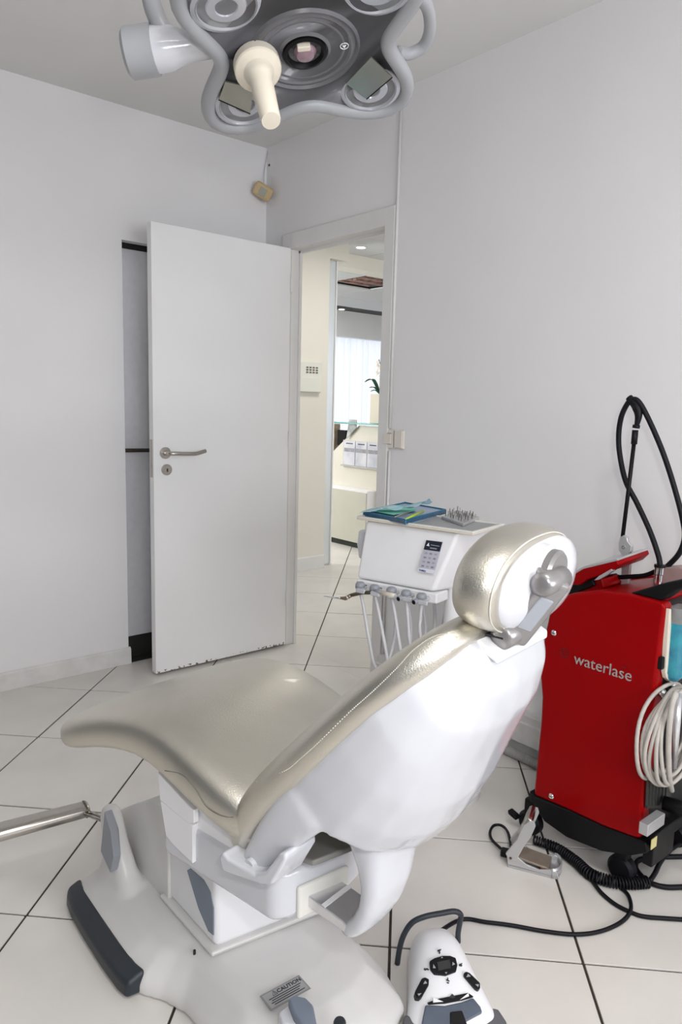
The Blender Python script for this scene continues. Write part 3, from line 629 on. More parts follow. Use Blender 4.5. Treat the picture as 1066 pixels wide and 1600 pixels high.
obox('arm_inset', (k1+k2)/2+nr_*.0150, sd_*.0130, ax*((k1-k2).length/2-0.020), nr_*.003, mat('inset_blue_grey', (0.33, 0.35, 0.39), 0.35, noise=0.05), arm, bevel=0.003)
prism('shell_top_plate', [cu(-.085, -.440, .930), cu(.085, -.440, .930), cu(.085, -.482, .910), cu(-.085, -.482, .910)], ZX*.014, WPM, ch, bevel=0.004)
obox('latch', cu(-.040, -.452, .948), UX*.012, VX*.014, ZX*.006, CHROME, ch, bevel=0.002)
obox('latch_slot', cu(-.042, -.462, .9435), UX*.022, VX*.016, ZX*.0015, INK, ch)
# --- base plate
BR = rd(-5); bx = Vector((cos(BR), sin(BR), 0)); by = Vector((-sin(BR), cos(BR), 0)); BO = Vector((0.80, 1.25, 0))
def cb_(x, y, z): return Vector((x, y, z))
outl = [(.600, 1.330), (.585, 1.40), (.590, 1.70), (.605, 1.735), (.64, 1.75), (.70, 1.76), (.80, 1.80), (.95, 1.80), (1.03, 1.72), (1.045, 1.55), (1.05, 1.22), (1.04, 1.03), (1.01, .935), (.93, .90), (.78, .90), (.70, .935), (.672, 1.02), (.660, 1.13), (.650, 1.23), (.630, 1.285)]
def ring(inset, z, cx=.84, cy=1.33):
    return [(cx+(x-cx)*(1-inset), cy+(y-cy)*(1-inset), z) for x, y in outl]
secs = [ring(0, 0.002), ring(0.0, .022), ring(.02, .038), ring(.10, .062), ring(.22, .088), ring(.4, .098), ring(.8, .10)]
parts = [loftvf(secs)]
fin = []
for z, yc, xc, a, b in ((.05, 1.59, .690, .072, .15), (.08, 1.600, .688, .044, .105), (.12, 1.625, .686, .030, .068), (.18, 1.650, .685, .025, .046), (.225, 1.668, .685, .025, .036), (.246, 1.672, .686, .021, .026), (.252, 1.673, .686, .012, .014)):
    fin.append(sell((xc, yc, z), (1, 0, 0), (0, 1, 0), a, b, 2.8, 20))
parts.append(loftvf(fin))
basep = mesh('base_plate', *merge(parts), BASEM, ch, remesh=0.006, smoothit=8)
# slate bumper along the left edge and the grey inset of the fin
bp = [(.583, 1.335), (.577, 1.37), (.575, 1.45), (.577, 1.56), (.581, 1.65), (.588, 1.70), (.600, 1.728)]
V = [(x-.012, y, .004) for x, y in bp] + [(x-.010, y, .040) for x, y in bp] + [(x+.032-.010*max(0, (y-1.68)/.05), y-.004, .058) for x, y in bp] + [(x+.032-.010*max(0, (y-1.68)/.05), y-.004, .004) for x, y in bp]
n = len(bp); Fc = []
for i in range(n-1):
    for k in range(4): Fc.append((k*n+i, k*n+i+1, ((k+1) % 4)*n+i+1, ((k+1) % 4)*n+i))
Fc += [(0, n, 2*n, 3*n), (n-1, 4*n-1, 3*n-1, 2*n-1)]
mesh('bumper_strip', V, Fc, DBLUE, basep, bevel=0.010, seg=4)
prism('fin_inset', [atx(163, 1268, .652), atx(157, 1330, .648), atx(172, 1364, .644), atx(177, 1340, .650), atx(172, 1300, .656)], (.02, 0, 0), MGREY, basep, bevel=0.002)
# lift housing
prism('lift_housing', [(.724, 1.44, .085), (.724, 1.735, .085), (.724, 1.742, .190), (.724, 1.63, .262), (.724, 1.53, .322), (.724, 1.44, .330)], (.25, 0, 0), BASEM, ch, bevel=0.005, seg=3)
lp = prism('rating_plate', [atz(229, 1252, .306), atz(248, 1244, .306), atz(252, 1264, .306), atz(243, 1264, .306)], (0, 0, .0015), LGREY, ch) if False else None
# lower cover with window
def q(x, y, z): return Vector((x, y, z))
cov = prism('lower_cover', [(.730, 1.235, .108), (.730, 1.235, .30), (.730, 1.26, .345), (.730, 1.46, .355), (.730, 1.53, .28), (.730, 1.48, .16), (.730, 1.44, .108)], (.25, -.035, 0), WPM, ch, bevel=0.014, seg=4)
prism('cover_window', [atx(292, 1360, .7285), atx(297, 1357, .7285), atx(318, 1375, .7285), atx(329, 1395, .7285), atx(333, 1420, .7285), atx(333, 1462, .7285), atx(325, 1455, .7285), atx(310, 1420, .7285)], (.004, 0, 0), BLUEG, cov, bevel=0.001)
prism('inner_column', [cu(-.04, .24, .25), cu(-.04, .24, .42), cu(-.04, .16, .40), cu(-.04, .16, .25)], UX*.14, WPM, ch, bevel=0.01)
# gasket pad round the cover foot
pad = [(.715, 1.225, .100), (.715, 1.47, .100), (1.0, 1.45, .100), (1.0, 1.185, .100)]
prism('foot_pad', pad, (0, 0, .012), BASEM, ch, bevel=0.006, seg=3)
# caution plate
ll = [atz(407, 1557, .103), atz(468, 1524, .103), atz(484, 1545, .103), atz(424, 1580, .103)]
ex = (ll[1]-ll[0]).normalized(); ey = (ll[0]-ll[3]); ey = (ey-ex*ey.dot(ex)).normalized(); W_, H_ = (ll[1]-ll[0]).length, (ll[0]-ll[3]).length
o0 = Vector((ll[3].x, ll[3].y, .1035))
lab = prism('caution_plate', [o0, o0+ex*W_, o0+ex*W_+ey*H_, o0+ey*H_], (0, 0, .0012), mat('label_grey', (0.30, 0.30, 0.30), 0.4, 0.3, noise=0.05), ch)
tag(lab, 'grey caution plate on the base')
i0 = o0+Vector((0, 0, .0012))
def bar(x0, y0, x1, y1, m, nm, z=0.0006):
    p = [i0+ex*x0+ey*y0, i0+ex*x1+ey*y0, i0+ex*x1+ey*y1, i0+ex*x0+ey*y1]; return prism(nm, p, (0, 0, z), m, lab)
bar(.003, .003, W_-.003, H_-.003, mat('label_face', (0.42, 0.42, 0.42), 0.4, 0.3, noise=0.05), 'plate_face', .0003)
textmesh('caution_word', 'CAUTION', .0125, i0+ex*(W_*.36)+ey*(H_*.66)+ZX*.0004, ex, ey, INK, lab, .0002, bold=.0003)
tri = [i0+ex*(W_*.23)+ey*(H_*.64), i0+ex*(W_*.35)+ey*(H_*.64), i0+ex*(W_*.29)+ey*(H_*.90)]
mesh('warning_triangle', *tubevf([p+ZX*.0006 for p in tri], .0006, 5, closed=True), INK, lab)
bar(W_*.285, H_*.70, W_*.295, H_*.80, INK, 'exclamation_mark', .0006)
for k, yy in enumerate((.52, .40, .28, .16)):
    bar(W_*(.10+.04*(k % 2)), H_*yy, W_*(.90-.05*(k % 3)), H_*(yy+.045), INK, 'printed_line', .0005)

# ================================================================== OPERATING LAMP above the chair
LC = Vector((0.8686, 1.1552, 1.911)); la = Vector((.7764, -.6138, .1431)).normalized(); ln = Vector((.0309, .2637, .9641)); ln = (ln-la*ln.dot(la)).normalized(); lb = ln.cross(la); lb = lb if lb.y < 0 else -lb
def lp_(a, b, h=0.0): return LC + la*a + lb*b + ln*h
def atl(px, py, h): return atp(px, py, LC+ln*h, ln)
lm = thing('operating_lamp', (LC.x, LC.y, LC.z), 'grey four-lobed operating lamp with cream handle hanging above the chair', 'operating lamp')
def clover(sc, h, n=96, base=.204, amp=.054):
    out = []
    for k in range(n):
        f = 2*pi*k/n; c4 = cos(4*(f-pi/4)); r = (base+amp*c4+.004*cos(8*(f-pi/4)))*sc
        out.append(lp_(r*cos(f), r*sin(f), h))
    return out
mesh('rim', *tubevf(clover(1.0, 0.0), 0.0145, 14, closed=True), LAMPG, lm, smooth=True)
LFACE = mat('lamp_face_grey', (0.15, 0.15, 0.16), 0.25, noise=0.1, nscale=6, coat=0.3)
mesh('housing', *loftvf([clover(.99, .004), clover(.99, .014), clover(.97, .040), clover(.88, .070), clover(.6, .10), clover(.1, .105)], cap=False), LAMPG, lm, smooth=True)
fc_ = mesh('face_plate', *loftvf([clover(.97, .000), clover(.93, -.004), clover(.90, .004), clover(.70, .010), clover(.45, .012), clover(.05, .012)]), LFACE, lm, smooth=True)
lathe('central_dome', lp_(0, 0, .012), -ln, [(.118, .000), (.116, .006), (.110, .009), (.104, .010), (.098, .017), (.094, .012), (.086, .015), (.080, .010), (.072, .013), (.060, .008), (.048, .012), (.043, .016), (.040, .010), (0, .006)], mat('lamp_dome_grey', (0.13, 0.13, 0.14), 0.3, noise=0.05, coat=0.2), lm, seg=48)
lens = lathe('centre_lens', lp_(0, 0, .008), -ln, [(.040, .006), (.040, .014), (.034, .016), (.030, .008), (0, .008)], BLACK, lm, seg=32)
lathe('bulb', lp_(0, 0, .006), -ln, [(.020, 0), (.021, .008), (.016, .016), (.006, .020), (0, .021)], mat('bulb_glass', (0.30, 0.20, 0.24), 0.08, noise=0.1, coat=0.6), lens, seg=24)
obox('bulb_clip', lp_(-.002, .020, -.006), la*.012, lb*.006, ln*.006, CREAM, lens, bevel=0.002)
REFL = mat('reflector_white', (0.50, 0.51, 0.56), 0.18, 0.25, noise=0.1, nscale=20, coat=0.4)
for sa in (-1, 1):
    for sb in (-1, 1):
        tl = (ln*.99 + la*sa*.07 + lb*sb*.07).normalized()
        c = lp_(sa*.127, sb*.127, .006)
        r_ = lathe('reflector', c, -tl, [(.060, 0), (.060, .010), (.053, .012), (.049, .007), (.036, .008), (.033, .011), (.020, .011), (.017, .007), (0, .006)], REFL, lm, seg=36)
        lathe('reflector_ring', c-tl*.009, -tl, [(.053, 0), (.051, .003), (.049, 0)], LAMPG, r_, seg=36)
        lathe('lobe_panel', lp_(sa*.125, sb*.125, .014), -ln, [(.074, 0), (.074, .010), (.070, .012), (0, .012)], mat('lobe_pale_grey', (0.34, 0.345, 0.37), 0.2, noise=0.1, nscale=20, coat=0.4), lm, seg=36)
MIR = mat('olive_mirror', (0.42, 0.43, 0.38), 0.10, 0.7, noise=0.05)
for pts in ([(580, 90), (613, 121), (573, 155), (541, 131)], [(352, 128), (397, 138), (391, 178), (342, 156)]):
    P = [atl(x, y, -.010) for x, y in pts]; prism('mirror_pane', P, ln*.003, MIR, lm)
    mesh('pane_edge', *tubevf([P[1], P[2]] if pts[0][0] == 580 else [P[2], P[3]], .0013, 6), BLACK, lm)
e0 = atl(538, 70, .002); em = lathe('round_badge', e0, -ln, [(.010, 0), (.010, .002), (0, .002)], INK, lm, seg=20)
mesh('badge_ring', *tubevf([e0-ln*.0025+(la*cos(t)+lb*sin(t))*.0075 for t in [2*pi*k/20 for k in range(20)]], .0009, 6, closed=True), WINK, em)
mesh('badge_mark', *prismvf([e0-ln*.002+la*a+lb*b for a, b in ((-.004, .002), (.004, .002), (0, -.005))], -ln*.001), WINK, em)
h0 = atl(398, 88, .004); h1 = atl(424, 190, -.165); hx = (h1-h0).normalized(); HL = (h1-h0).length
lathe('handle_socket', h0, hx, [(.040, 0), (.040, .02), (.034, .024)], mat('purple_black', (0.02, 0.012, 0.03), 0.2, noise=0.1, coat=0.4), lm, seg=28)
lathe('handle', h0+hx*.020, hx, [(.036, 0), (.042, .001), (.043, .003), (.043, .020), (.041, .023), (.028, .029), (.0235, .036), (.0205, .055), (.0200, .075), (.0205, .076), (.0175, HL-.026), (.0165, HL-.022), (0, HL-.021)], CREAM, lm, seg=32)
# side joint, yoke and loop handle
j0, j1, j2, j3 = atl(200, 84, .035), atl(243, 78, .035), atl(285, 72, .035), atl(322, 66, .035); ja = (j1-j0).normalized()
lathe('joint_knob', j0, ja, [(.036, -.004), (.043, .002), (.043, (j1-j0).length), (.036, (j1-j0).length)], LAMPG, lm, seg=32)
lathe('joint_sleeve', j1, ja, [(.039, 0), (.037, .03), (.028, .055), (.027, .085), (.024, .14)], WPL, lm, seg=32)
y0_ = atl(262, 66, .035); top = Vector((LC.x, LC.y, 2.50))
tube('yoke', [y0_-ln*.0, y0_+ln*.02+ja*-.004, atl(246, 30, .075), atl(236, -5, .12), atl(240, -60, .22), lp_(-.10, .05, .36), lp_(0, 0, .42)], .0165, LAMPG, lm, seg=16)
tube('loop_handle', [atl(622, 82, .02), atl(640, 84, .025), atl(662, 72, .03), atl(672, 45, .035), atl(668, 12, .04), atl(650, -10, .03), atl(630, -8, .02)], .0115, LAMPG, lm, seg=14)
lathe('ceiling_pole', lp_(0, 0, .40), (0, 0, 1), [(.024, 0), (.024, CZ-lp_(0, 0, .40).z)], LGREY, lm, seg=20)
lathe('ceiling_rose', (lp_(0, 0, .40).x, lp_(0, 0, .40).y, CZ-.05), (0, 0, 1), [(.05, 0), (.09, .03), (.09, .05)], WPM, lm, seg=28)

# ================================================================== DELIVERY UNIT beyond the chair
UA = Vector((1.617, 1.817, 0)); e1 = Vector((.2225, -.975, 0)).normalized(); e2 = Vector((.975, .2225, 0)).normalized()
def uc(s, t, z): return UA + e1*s + e2*t + ZX*z
du = thing('delivery_unit', uc(.30, .12, 0), 'white instrument delivery unit with sloping front and control panel behind the chair', 'delivery unit')
FTL, FTR, BTR, BTL = uc(.027, .018, .892), uc(.379, .018, .892), uc(.405, .205, .892), uc(.02, .205, .892)
FBL, FBR, BBR, BBL = uc(.031, -.035, .700), uc(.318, -.022, .700), uc(.37, .13, .700), uc(.03, .13, .700)
mesh('housing', [FTL, FTR, BTR, BTL, FBL, FBR, BBR, BBL], [(0,1,2,3),(4,7,6,5),(0,4,5,1),(1,5,6,2),(2,6,7,3),(3,7,4,0)], WPM, du, bevel=0.012, seg=4)
prism('tray_top', [uc(0, 0, .892), uc(.436, 0, .892), uc(.436, .225, .892), uc(0, .225, .892)], ZX*.006, CREAM, du, bevel=0.003)
for nm, a, b in (('front', (0, 0), (.436, .012)), ('rear', (0, .213), (.436, .225)), ('left', (0, .012), (.012, .213)), ('right', (.424, .012), (.436, .213))):
    prism('tray_rim', [uc(a[0], a[1], .897), uc(b[0], a[1], .897), uc(b[0], b[1], .897), uc(a[0], b[1], .897)], ZX*.007, IVORY, du, bevel=0.003)
prism('tray_mat', [uc(.014, .014, .898), uc(.422, .014, .898), uc(.422, .211, .898), uc(.014, .211, .898)], ZX*.002, mat('grey_tray_mat', (0.36, 0.37, 0.38), 0.4, noise=0.05, nscale=30), du)
fx = (FTR-FTL).normalized(); fn = fx.cross(FTL-FBL).normalized(); fn = fn if fn.dot(CAM-FTL) > 0 else -fn; fy = fn.cross(fx); fy = fy if fy.z > 0 else -fy
def atf(px, py, off=0.0): return atp(px, py, FTL+fn*off, fn)
pn = [atf(667, 844), atf(692.6, 846.7), atf(678.5, 897), atf(653.7, 893)]
o3 = pn[3]+fn*.0005; px_ = (pn[2]-pn[3]); pw = px_.length; px_ = px_.normalized(); py_ = (pn[0]-pn[3]); phh = py_.length; pyv = py_.normalized()
cp = prism('control_panel', [p+fn*.0003 for p in pn], fn*.002, mat('panel_pale', (0.50, 0.50, 0.58), 0.35, noise=0.03), du)
def pq(a, b): return pn[3]+px_*(a*pw)+pyv*(b*phh)+fn*.0023
prism('display', [pq(.0, .70), pq(1, .70), pq(1, 1), pq(0, 1)], fn*.0008, mat('panel_display', (0.022, 0.028, 0.045), 0.25, noise=0.1), cp)
prism('footer_strip', [pq(0, 0), pq(1, 0), pq(1, .12), pq(0, .12)], fn*.0005, mat('panel_footer', (0.72, 0.73, 0.80), 0.4, noise=0.02), cp)
prism('display_icon', [pq(.10, .83), pq(.30, .82), pq(.24, .87), pq(.20, .93), pq(.15, .87)], fn*.0014, WINK, cp)
prism('display_line', [pq(.36, .865), pq(.90, .855), pq(.90, .868), pq(.36, .878)], fn*.0012, LGREY, cp)
prism('display_text', [pq(.36, .755), pq(.78, .75), pq(.78, .79), pq(.36, .795)], fn*.0012, mat('display_text_grey', (0.30, 0.30, 0.36), 0.5, noise=0.3, nscale=400), cp)
for r in range(4):
    for c in range(3):
        a, b = .12+c*.30, .60-r*.135
        prism('panel_key', [pq(a, b-.028), pq(a+.17, b-.03), pq(a+.17, b+.022), pq(a, b+.024)], fn*.0006, mat('key_grey', (0.30, 0.30, 0.36), 0.5, noise=0.4, nscale=300) if (r*3+c) % 2 else mat('key_pale', (0.40, 0.40, 0.47), 0.5, noise=0.3, nscale=300), cp)
textmesh('maker_name', 'PLANMECA', .0078, pq(.06, .03)+fn*.0008, px_, pyv, BLUEINK, cp, .0002, shear=.15, bold=.00018, sx=.62)
# left side cushion/handle and holder bar
prism('side_guard', [uc(-.012, .035, .75), uc(-.020, .03, .80), uc(-.016, .035, .85), uc(-.008, .10, .85), uc(-.012, .10, .75)], e1*.035, WPL, du, bevel=0.008, seg=3)
prism('holder_bar', [uc(.034, -.040, .664), uc(.335, -.026, .664), uc(.335, .05, .664), uc(.034, .05, .664)], ZX*.034, WPM, du, bevel=0.006)
GH = ((563, 918), (585.5, 922.5), (612, 926), (635, 931), (659, 936))
hold = []
for k, (x, y) in enumerate(GH):
    c = atp(x, y, uc(0, -.055, 0), e2); hold.append(c)
    h_ = obox('holder', c+e2*.012, e1*.016, e2*.022, ZX*.006, LGREY, du, bevel=0.005)
    mesh('holder_clip', *lathevf(c+ZX*.002, Vector((0, 0, 1)), [(.010, -.004), (.0165, .0), (.0165, .010), (.012, .016), (0, .017)], 18), MGREY, h_, smooth=True)
    obox('lip', c-e2*.016+e1*.014-ZX*.006, e1*.018, e2*.006, ZX*.008, LGREY, h_, bevel=0.005)
    prism('bar_mark', [uc(.062+.058*k, -.0385+.0025*k, .682), uc(.078+.058*k, -.0385+.0025*k, .682), uc(.078+.058*k, -.0385+.0025*k, .685), uc(.062+.058*k, -.0385+.0025*k, .685)], -e2*.001, INK, du)
HOSE = mat('grey_hose', (0.60, 0.60, 0.62), 0.45, noise=0.05, nscale=30)
for k, c in enumerate(hold):
    s_ = .06+.058*k
    dwn = [(577, 1000), (602, 1010), (625, 1008), (640, 1000), (656, 985)][k]
    m_ = atp(dwn[0], dwn[1], uc(0, -.06, 0), e2)
    tube('hose', [c-ZX*.012, c*.7+m_*.3, c*.35+m_*.65, m_, m_-ZX*.10+e2*.04, m_-ZX*.12+e2*.11, m_+e2*.16+ZX*.02, uc(s_, .11, .705)], .0055, HOSE, du, seg=8)
lathe('stand_column', uc(.335, .09, .0), (0, 0, 1), [(.12, 0), (.12, .018), (.04, .035), (.032, .05), (.032, .702)], WPM, du, seg=24)
# loose instruments held in the clips
t = thing('dental_handpiece', hold[1]-ZX*.02, 'dark metal dental handpiece with bright curved tip pointing left from its clip', 'handpiece')
P = [atp(x, y, uc(0, -.068, 0), e2) for x, y in ((586, 926), (566, 926), (549, 930), (540, 935), (532, 934.5), (524, 934), (506, 931.5))]
mesh('body', *tubevf(P[:3], [.006, .0065, .0062], 12), STEELD, t, smooth=True)
mesh('neck', *tubevf(P[2:4]+[P[4]], [.0062, .0072, .004], 12), mat('bronze_metal', (0.28, 0.23, 0.16), 0.3, 0.9, noise=0.1), t, smooth=True)
mesh('collar', *tubevf([P[2]*.55+P[3]*.45, P[2]*.35+P[3]*.65], .0078, 12), CHROME, t, smooth=True)
mesh('tip', *tubevf([P[4], P[5], P[6]], [.0045, .003, .0008], 8), CHROME, t, smooth=True)
t = thing('cream_handpiece', hold[2]-ZX*.02, 'cream air-water handpiece resting in the middle clip', 'handpiece')
P = [atp(x, y, uc(0, -.070, 0), e2) for x, y in ((586, 923), (593, 925), (596, 926), (612, 930), (618, 931))]
mesh('nose', *tubevf(P[:3], [.005, .0065, .006], 12), MGREY, t, smooth=True)
mesh('body', *tubevf(P[2:], [.0075, .0085, .0075], 12), CREAM, t, smooth=True)
for k, lb_ in ((3, 'dark-tipped handpiece end in the second clip from the right of the delivery unit'), (4, 'dark-tipped handpiece end in the rightmost clip of the delivery unit')):
    c = hold[k]; t = thing('handpiece_end', c-ZX*.01, lb_, 'handpiece', 'handpiece ends in the clips')
    mesh('sleeve', *tubevf([c-e2*.002-e1*.006-ZX*.002, c-e2*.030-e1*.010-ZX*.006], [.008, .008], 14), MGREY, t, smooth=True)
    lathe('socket', c-e2*.030-e1*.010-ZX*.006, -e2, [(.0065, 0), (.0065, .0012), (0, .0012)], BLACK, t, seg=14)
# things on the tray
TZ = .9005
b1, b2, b3 = atz(567, 806, TZ), atz(634, 820, TZ), atz(697, 803, TZ)
w1 = (b1-b2); w2_ = (b3-b2)
BLUE = mat('blue_tray_plastic', (0.012, 0.15, 0.28), 0.3, noise=0.05); BLUEL = mat('pale_blue_tray', (0.38, 0.45, 0.60), 0.35, noise=0.08, nscale=20)
t = thing('instrument_tray', (b1+b3)/2, 'blue plastic instrument tray lying askew on the delivery unit', 'tray')
b4 = b1+w2_
prism('tray_floor', [b2, b1, b4, b3], ZX*.013, BLUEL, t)
for A_, B_ in ((b2, b1), (b1, b4), (b4, b3), (b3, b2)):
    d = (B_-A_).normalized(); nn = Vector((-d.y, d.x, 0)); cc = (b1+b3)/2
    nn = nn if nn.dot(cc-A_) > 0 else -nn
    prism('tray_wall', [A_, B_, B_+nn*.005, A_+nn*.005], ZX*.018, BLUE, t, bevel=0.0015)
def tr(a, b, z=.0): return b2+w1*a+w2_*b+ZX*z
tag(prism('green_sheet', [tr(.97, .06, .0185), tr(.35, .08, .0185), tr(.30, .55, .0185), tr(.60, .80, .0195), tr(.96, .60, .0195)], ZX*.0012, mat('mint_paper', (0.20, 0.62, 0.50), 0.7, noise=0.08, nscale=30)), 'mint green paper sheet lying in the blue tray', 'paper')
V, Fc = [], []; nu, nv = 16, 6
pp0, pp1, pp2 = atz(572, 796, TZ+.026), atz(640, 789, TZ+.042), atz(670, 780, TZ+.062)
path = spline([pp0, (pp0+pp1)/2+ZX*.006, pp1, pp2], 6)
nu = len(path)-1
for i, p in enumerate(path):
    for j in range(nv+1):
        f = j/nv-.5; V.append(p + e2*(f*.095*(1-.30*i/nu)) + ZX*(.006*sin(i*1.1+j*2.0)*(.3+i/nu) - .010*abs(f)*2))
for i in range(nu):
    for j in range(nv): Fc.append((i*(nv+1)+j, i*(nv+1)+j+1, (i+1)*(nv+1)+j+1, (i+1)*(nv+1)+j))
tag(mesh('sterile_pouch', V, Fc, mat('blue_film', (0.35, 0.68, 0.78), 0.15, noise=0.2, nscale=40, trans=0.35, color2=(0.60, 0.75, 0.82)), smooth=True, solid=0.0008, sub=1), 'crumpled transparent blue sterilisation pouch bending up over the tray', 'pouch')
for k, (p, q_, m_, lb_) in enumerate((((617, 808), (637, 801), STEEL, 'grey metal probe lying across the blue tray'), ((634, 811), (661, 799), mat('lime_plastic', (0.45, 0.62, 0.03), 0.4, noise=0.1), 'lime green plastic stick lying in the blue tray'))):
    A_, B_ = atz(p[0], p[1], TZ+.025), atz(q_[0], q_[1], TZ+.025)
    t = thing('probe' if k == 0 else 'plastic_stick', (A_+B_)/2-ZX*.004, lb_, 'instrument')
    mesh('shaft', *tubevf([A_, A_*.6+B_*.4, B_], [.0016, .0040, .0042], 10), m_, t, smooth=True)
    mesh('end_cap', *tubevf([B_, B_+(B_-A_).normalized()*.008], [.0045, .003], 10), STEEL if k == 0 else LGREY, t, smooth=True)
s0, s1, s2 = atz(690, 811, TZ), atz(724, 823, TZ), atz(749, 812, TZ); sA, sB = s0-s1, s2-s1
t = thing('bur_block', (s0+s2)/2, 'small metal block full of upright burs on the tray corner', 'bur block')
prism('block', [s1, s0, s0+sB, s2], ZX*.010, SILV, t, bevel=0.002)
for i in range(8):
    for j in range(4):
        p = s1+sA*(.08+.12*i)+sB*(.14+.24*j)+ZX*.010; hh = .010+random.random()*.012
        mesh('bur', *tubevf([p, p+ZX*hh*.7, p+ZX*hh], [.0012, .0014, .0005+.001*random.random()], 6), STEELD if (i+j) % 3 else CHROME, t)

# ---- more chair parts: rail clamped to the fin, pedal on the base
r0, r1 = atz(138, 1263, .205), atz(-60, 1316, .205)
rd_ = (r1-r0).normalized(); rs = Vector((-rd_.y, rd_.x, 0))
secs = [sell(r0+rd_*s, rs, ZX, a, b, 3.2, 24) for s, a, b in ((0, .022, .013), (.003, .0245, .0155), (.02, .025, .016), (.30, .029, .017), ((r1-r0).length, .031, .017))]
fr_ = mesh('foot_rail', *loftvf(secs), STEEL, ch, smooth=True); fr_.modifiers.new('es', 'EDGE_SPLIT').split_angle = rd(40)
tag(fr_, 'brushed metal rail')
for k in (-1, 1):
    mesh('rail_rod', *tubevf([r0+rs*.012*k+rd_*.02, Vector((.69, 1.668, .205))+rs*.010*k], .0045, 10), STEEL, fr_, smooth=True)
mesh('rail_collar', *loftvf([sell(r0+rd_*s, rs, ZX, .0265, .0175, 3.2, 24) for s in (.006, .010)]), STEELD, fr_)
prism('pedal_rest', [atz(435, 1580, .125), atz(456, 1564, .125), atz(474, 1602, .125), atz(440, 1602, .125)], ZX*-.03, WPL, ch, bevel=0.006)
prism('pedal_cap', [atz(450, 1560, .140), atz(459, 1553, .140), atz(478, 1557, .140), atz(490, 1569, .140), atz(497, 1606, .140), atz(476, 1606, .140), atz(459, 1584, .140)], ZX*-.035, BLUEG, ch, bevel=0.006, seg=3)
lathe('base_button', atz(531, 1600, .11), (0, 0, 1), [(.012, -.02), (.012, .004), (.010, .008), (0, .009)], DBLUE, ch, seg=16)
lathe('base_screw', atz(304, 1486, .098), (0, 0, 1), [(.003, -.01), (.003, .002), (0, .002)], INK, ch, seg=10)

# ================================================================== LASER CART
MX = 1.75
lz = thing('laser_cart', (1.93, .98, 0), 'red and black dental laser cart on castors against the right wall', 'laser cart')
ol = [(857, 962), (862, 946), (874, 934), (895, 927), (935, 923), (985, 929), (1020, 938), (1038, 943), (1039, 952), (1031, 1010), (1023, 1080), (1013, 1170), (1005, 1255), (1000, 1312), (985, 1308), (940, 1291), (885, 1265), (833, 1243), (838, 1190), (844, 1130), (846, 1090), (843, 1050), (847, 1010), (852, 985)]
op = [atx(x, y, MX) for x, y in ol]
pa = prism('side_panel', op, (.045, 0, 0), RED, lz, bevel=0.010, seg=3, angle=50)
tag(pa, 'glossy red side panel')
pb_ = prism('side_panel', [p+Vector((.325, 0, 0)) for p in op], (.045, 0, 0), RED, lz, bevel=0.010, seg=3, angle=50)
tube('edge_trim', [p+Vector((.024, .004, 0)) for p in op[17:]+[op[0]]], .005, mat('trim_beige', (0.45, 0.41, 0.36), 0.5, noise=0.05), pa, seg=8)
# dark core
yL, yR = op[0].y-.02, op[9].y+.010
prism('core', [Vector((MX+.046, p.y*.985+.016, p.z-.012)) for p in op], (.278, 0, 0), BLACK, lz)
# red top cap across the panels
tp = [Vector((MX+.046, p.y, p.z-.006)) for p in op[1:7]]
prism('top_cap', tp+[p-ZX*.03 for p in reversed(tp)], (.278, 0, 0), RED, lz, bevel=0.003)
for x, y in ((866, 989), (862, 1244)):
    s = lathe('panel_screw', atx(x, y, MX), (-1, 0, 0), [(.0085, -.003), (.0085, .002), (.006, .0045), (0, .0045)], CHROME, lz, seg=18)
    c = atx(x, y, MX); box('screw_slot', (MX-.0052, c.y-.0045, c.z-.0008), (MX-.0040, c.y+.0045, c.z+.0008), INK, s)
# lettering
ta_, tb_ = atx(897, 1036, MX), atx(987, 1065, MX)
wd = (tb_-ta_).length
ed = (tb_-ta_); ed.x = 0; ed.normalize(); eu = Vector((0, -ed.z, ed.y)); eu = eu if eu.z > 0 else -eu
tm_ = textmesh('maker_lettering', 'waterlase', .042, ta_+Vector((-.0006, 0, 0)), ed, eu, mat('lettering_silver', (0.62, 0.58, 0.56), 0.25, 0.7, noise=0.05), pa, .0012)
bw = max(v.co.x for v in tm_.data.vertices); sc = wd/bw
for v in tm_.data.vertices: v.co.x *= sc; v.co.y *= sc*1.02
em0 = atx(882, 1020, MX)
V, Fc = [], []
for k in range(10):
    a = 2*pi*k/10; d1_ = ed*cos(a)+eu*sin(a); d2_ = ed*-sin(a)+eu*cos(a)
    vv, ff = prismvf([em0+d1_*.0065+d2_*.0012, em0+d1_*.0065-d2_*.0012, em0+d1_*.0135-d2_*.0022, em0+d1_*.0135+d2_*.0022], (-.001, 0, 0)); n = len(V); V += vv; Fc += [tuple(i+n for i in f) for f in ff]
mesh('star_emblem', V, Fc, mat('emblem_dark_red', (0.13, 0.004, 0.006), 0.4, noise=0.1), pa)
cm_ = atx(976, 1043, MX); box('trade_mark', (MX-.001, cm_.y-.006, cm_.z-.0015), (MX, cm_.y+.006, cm_.z+.0015), mat('emblem_dark_red', (0.13, 0.004, 0.006)), pa)
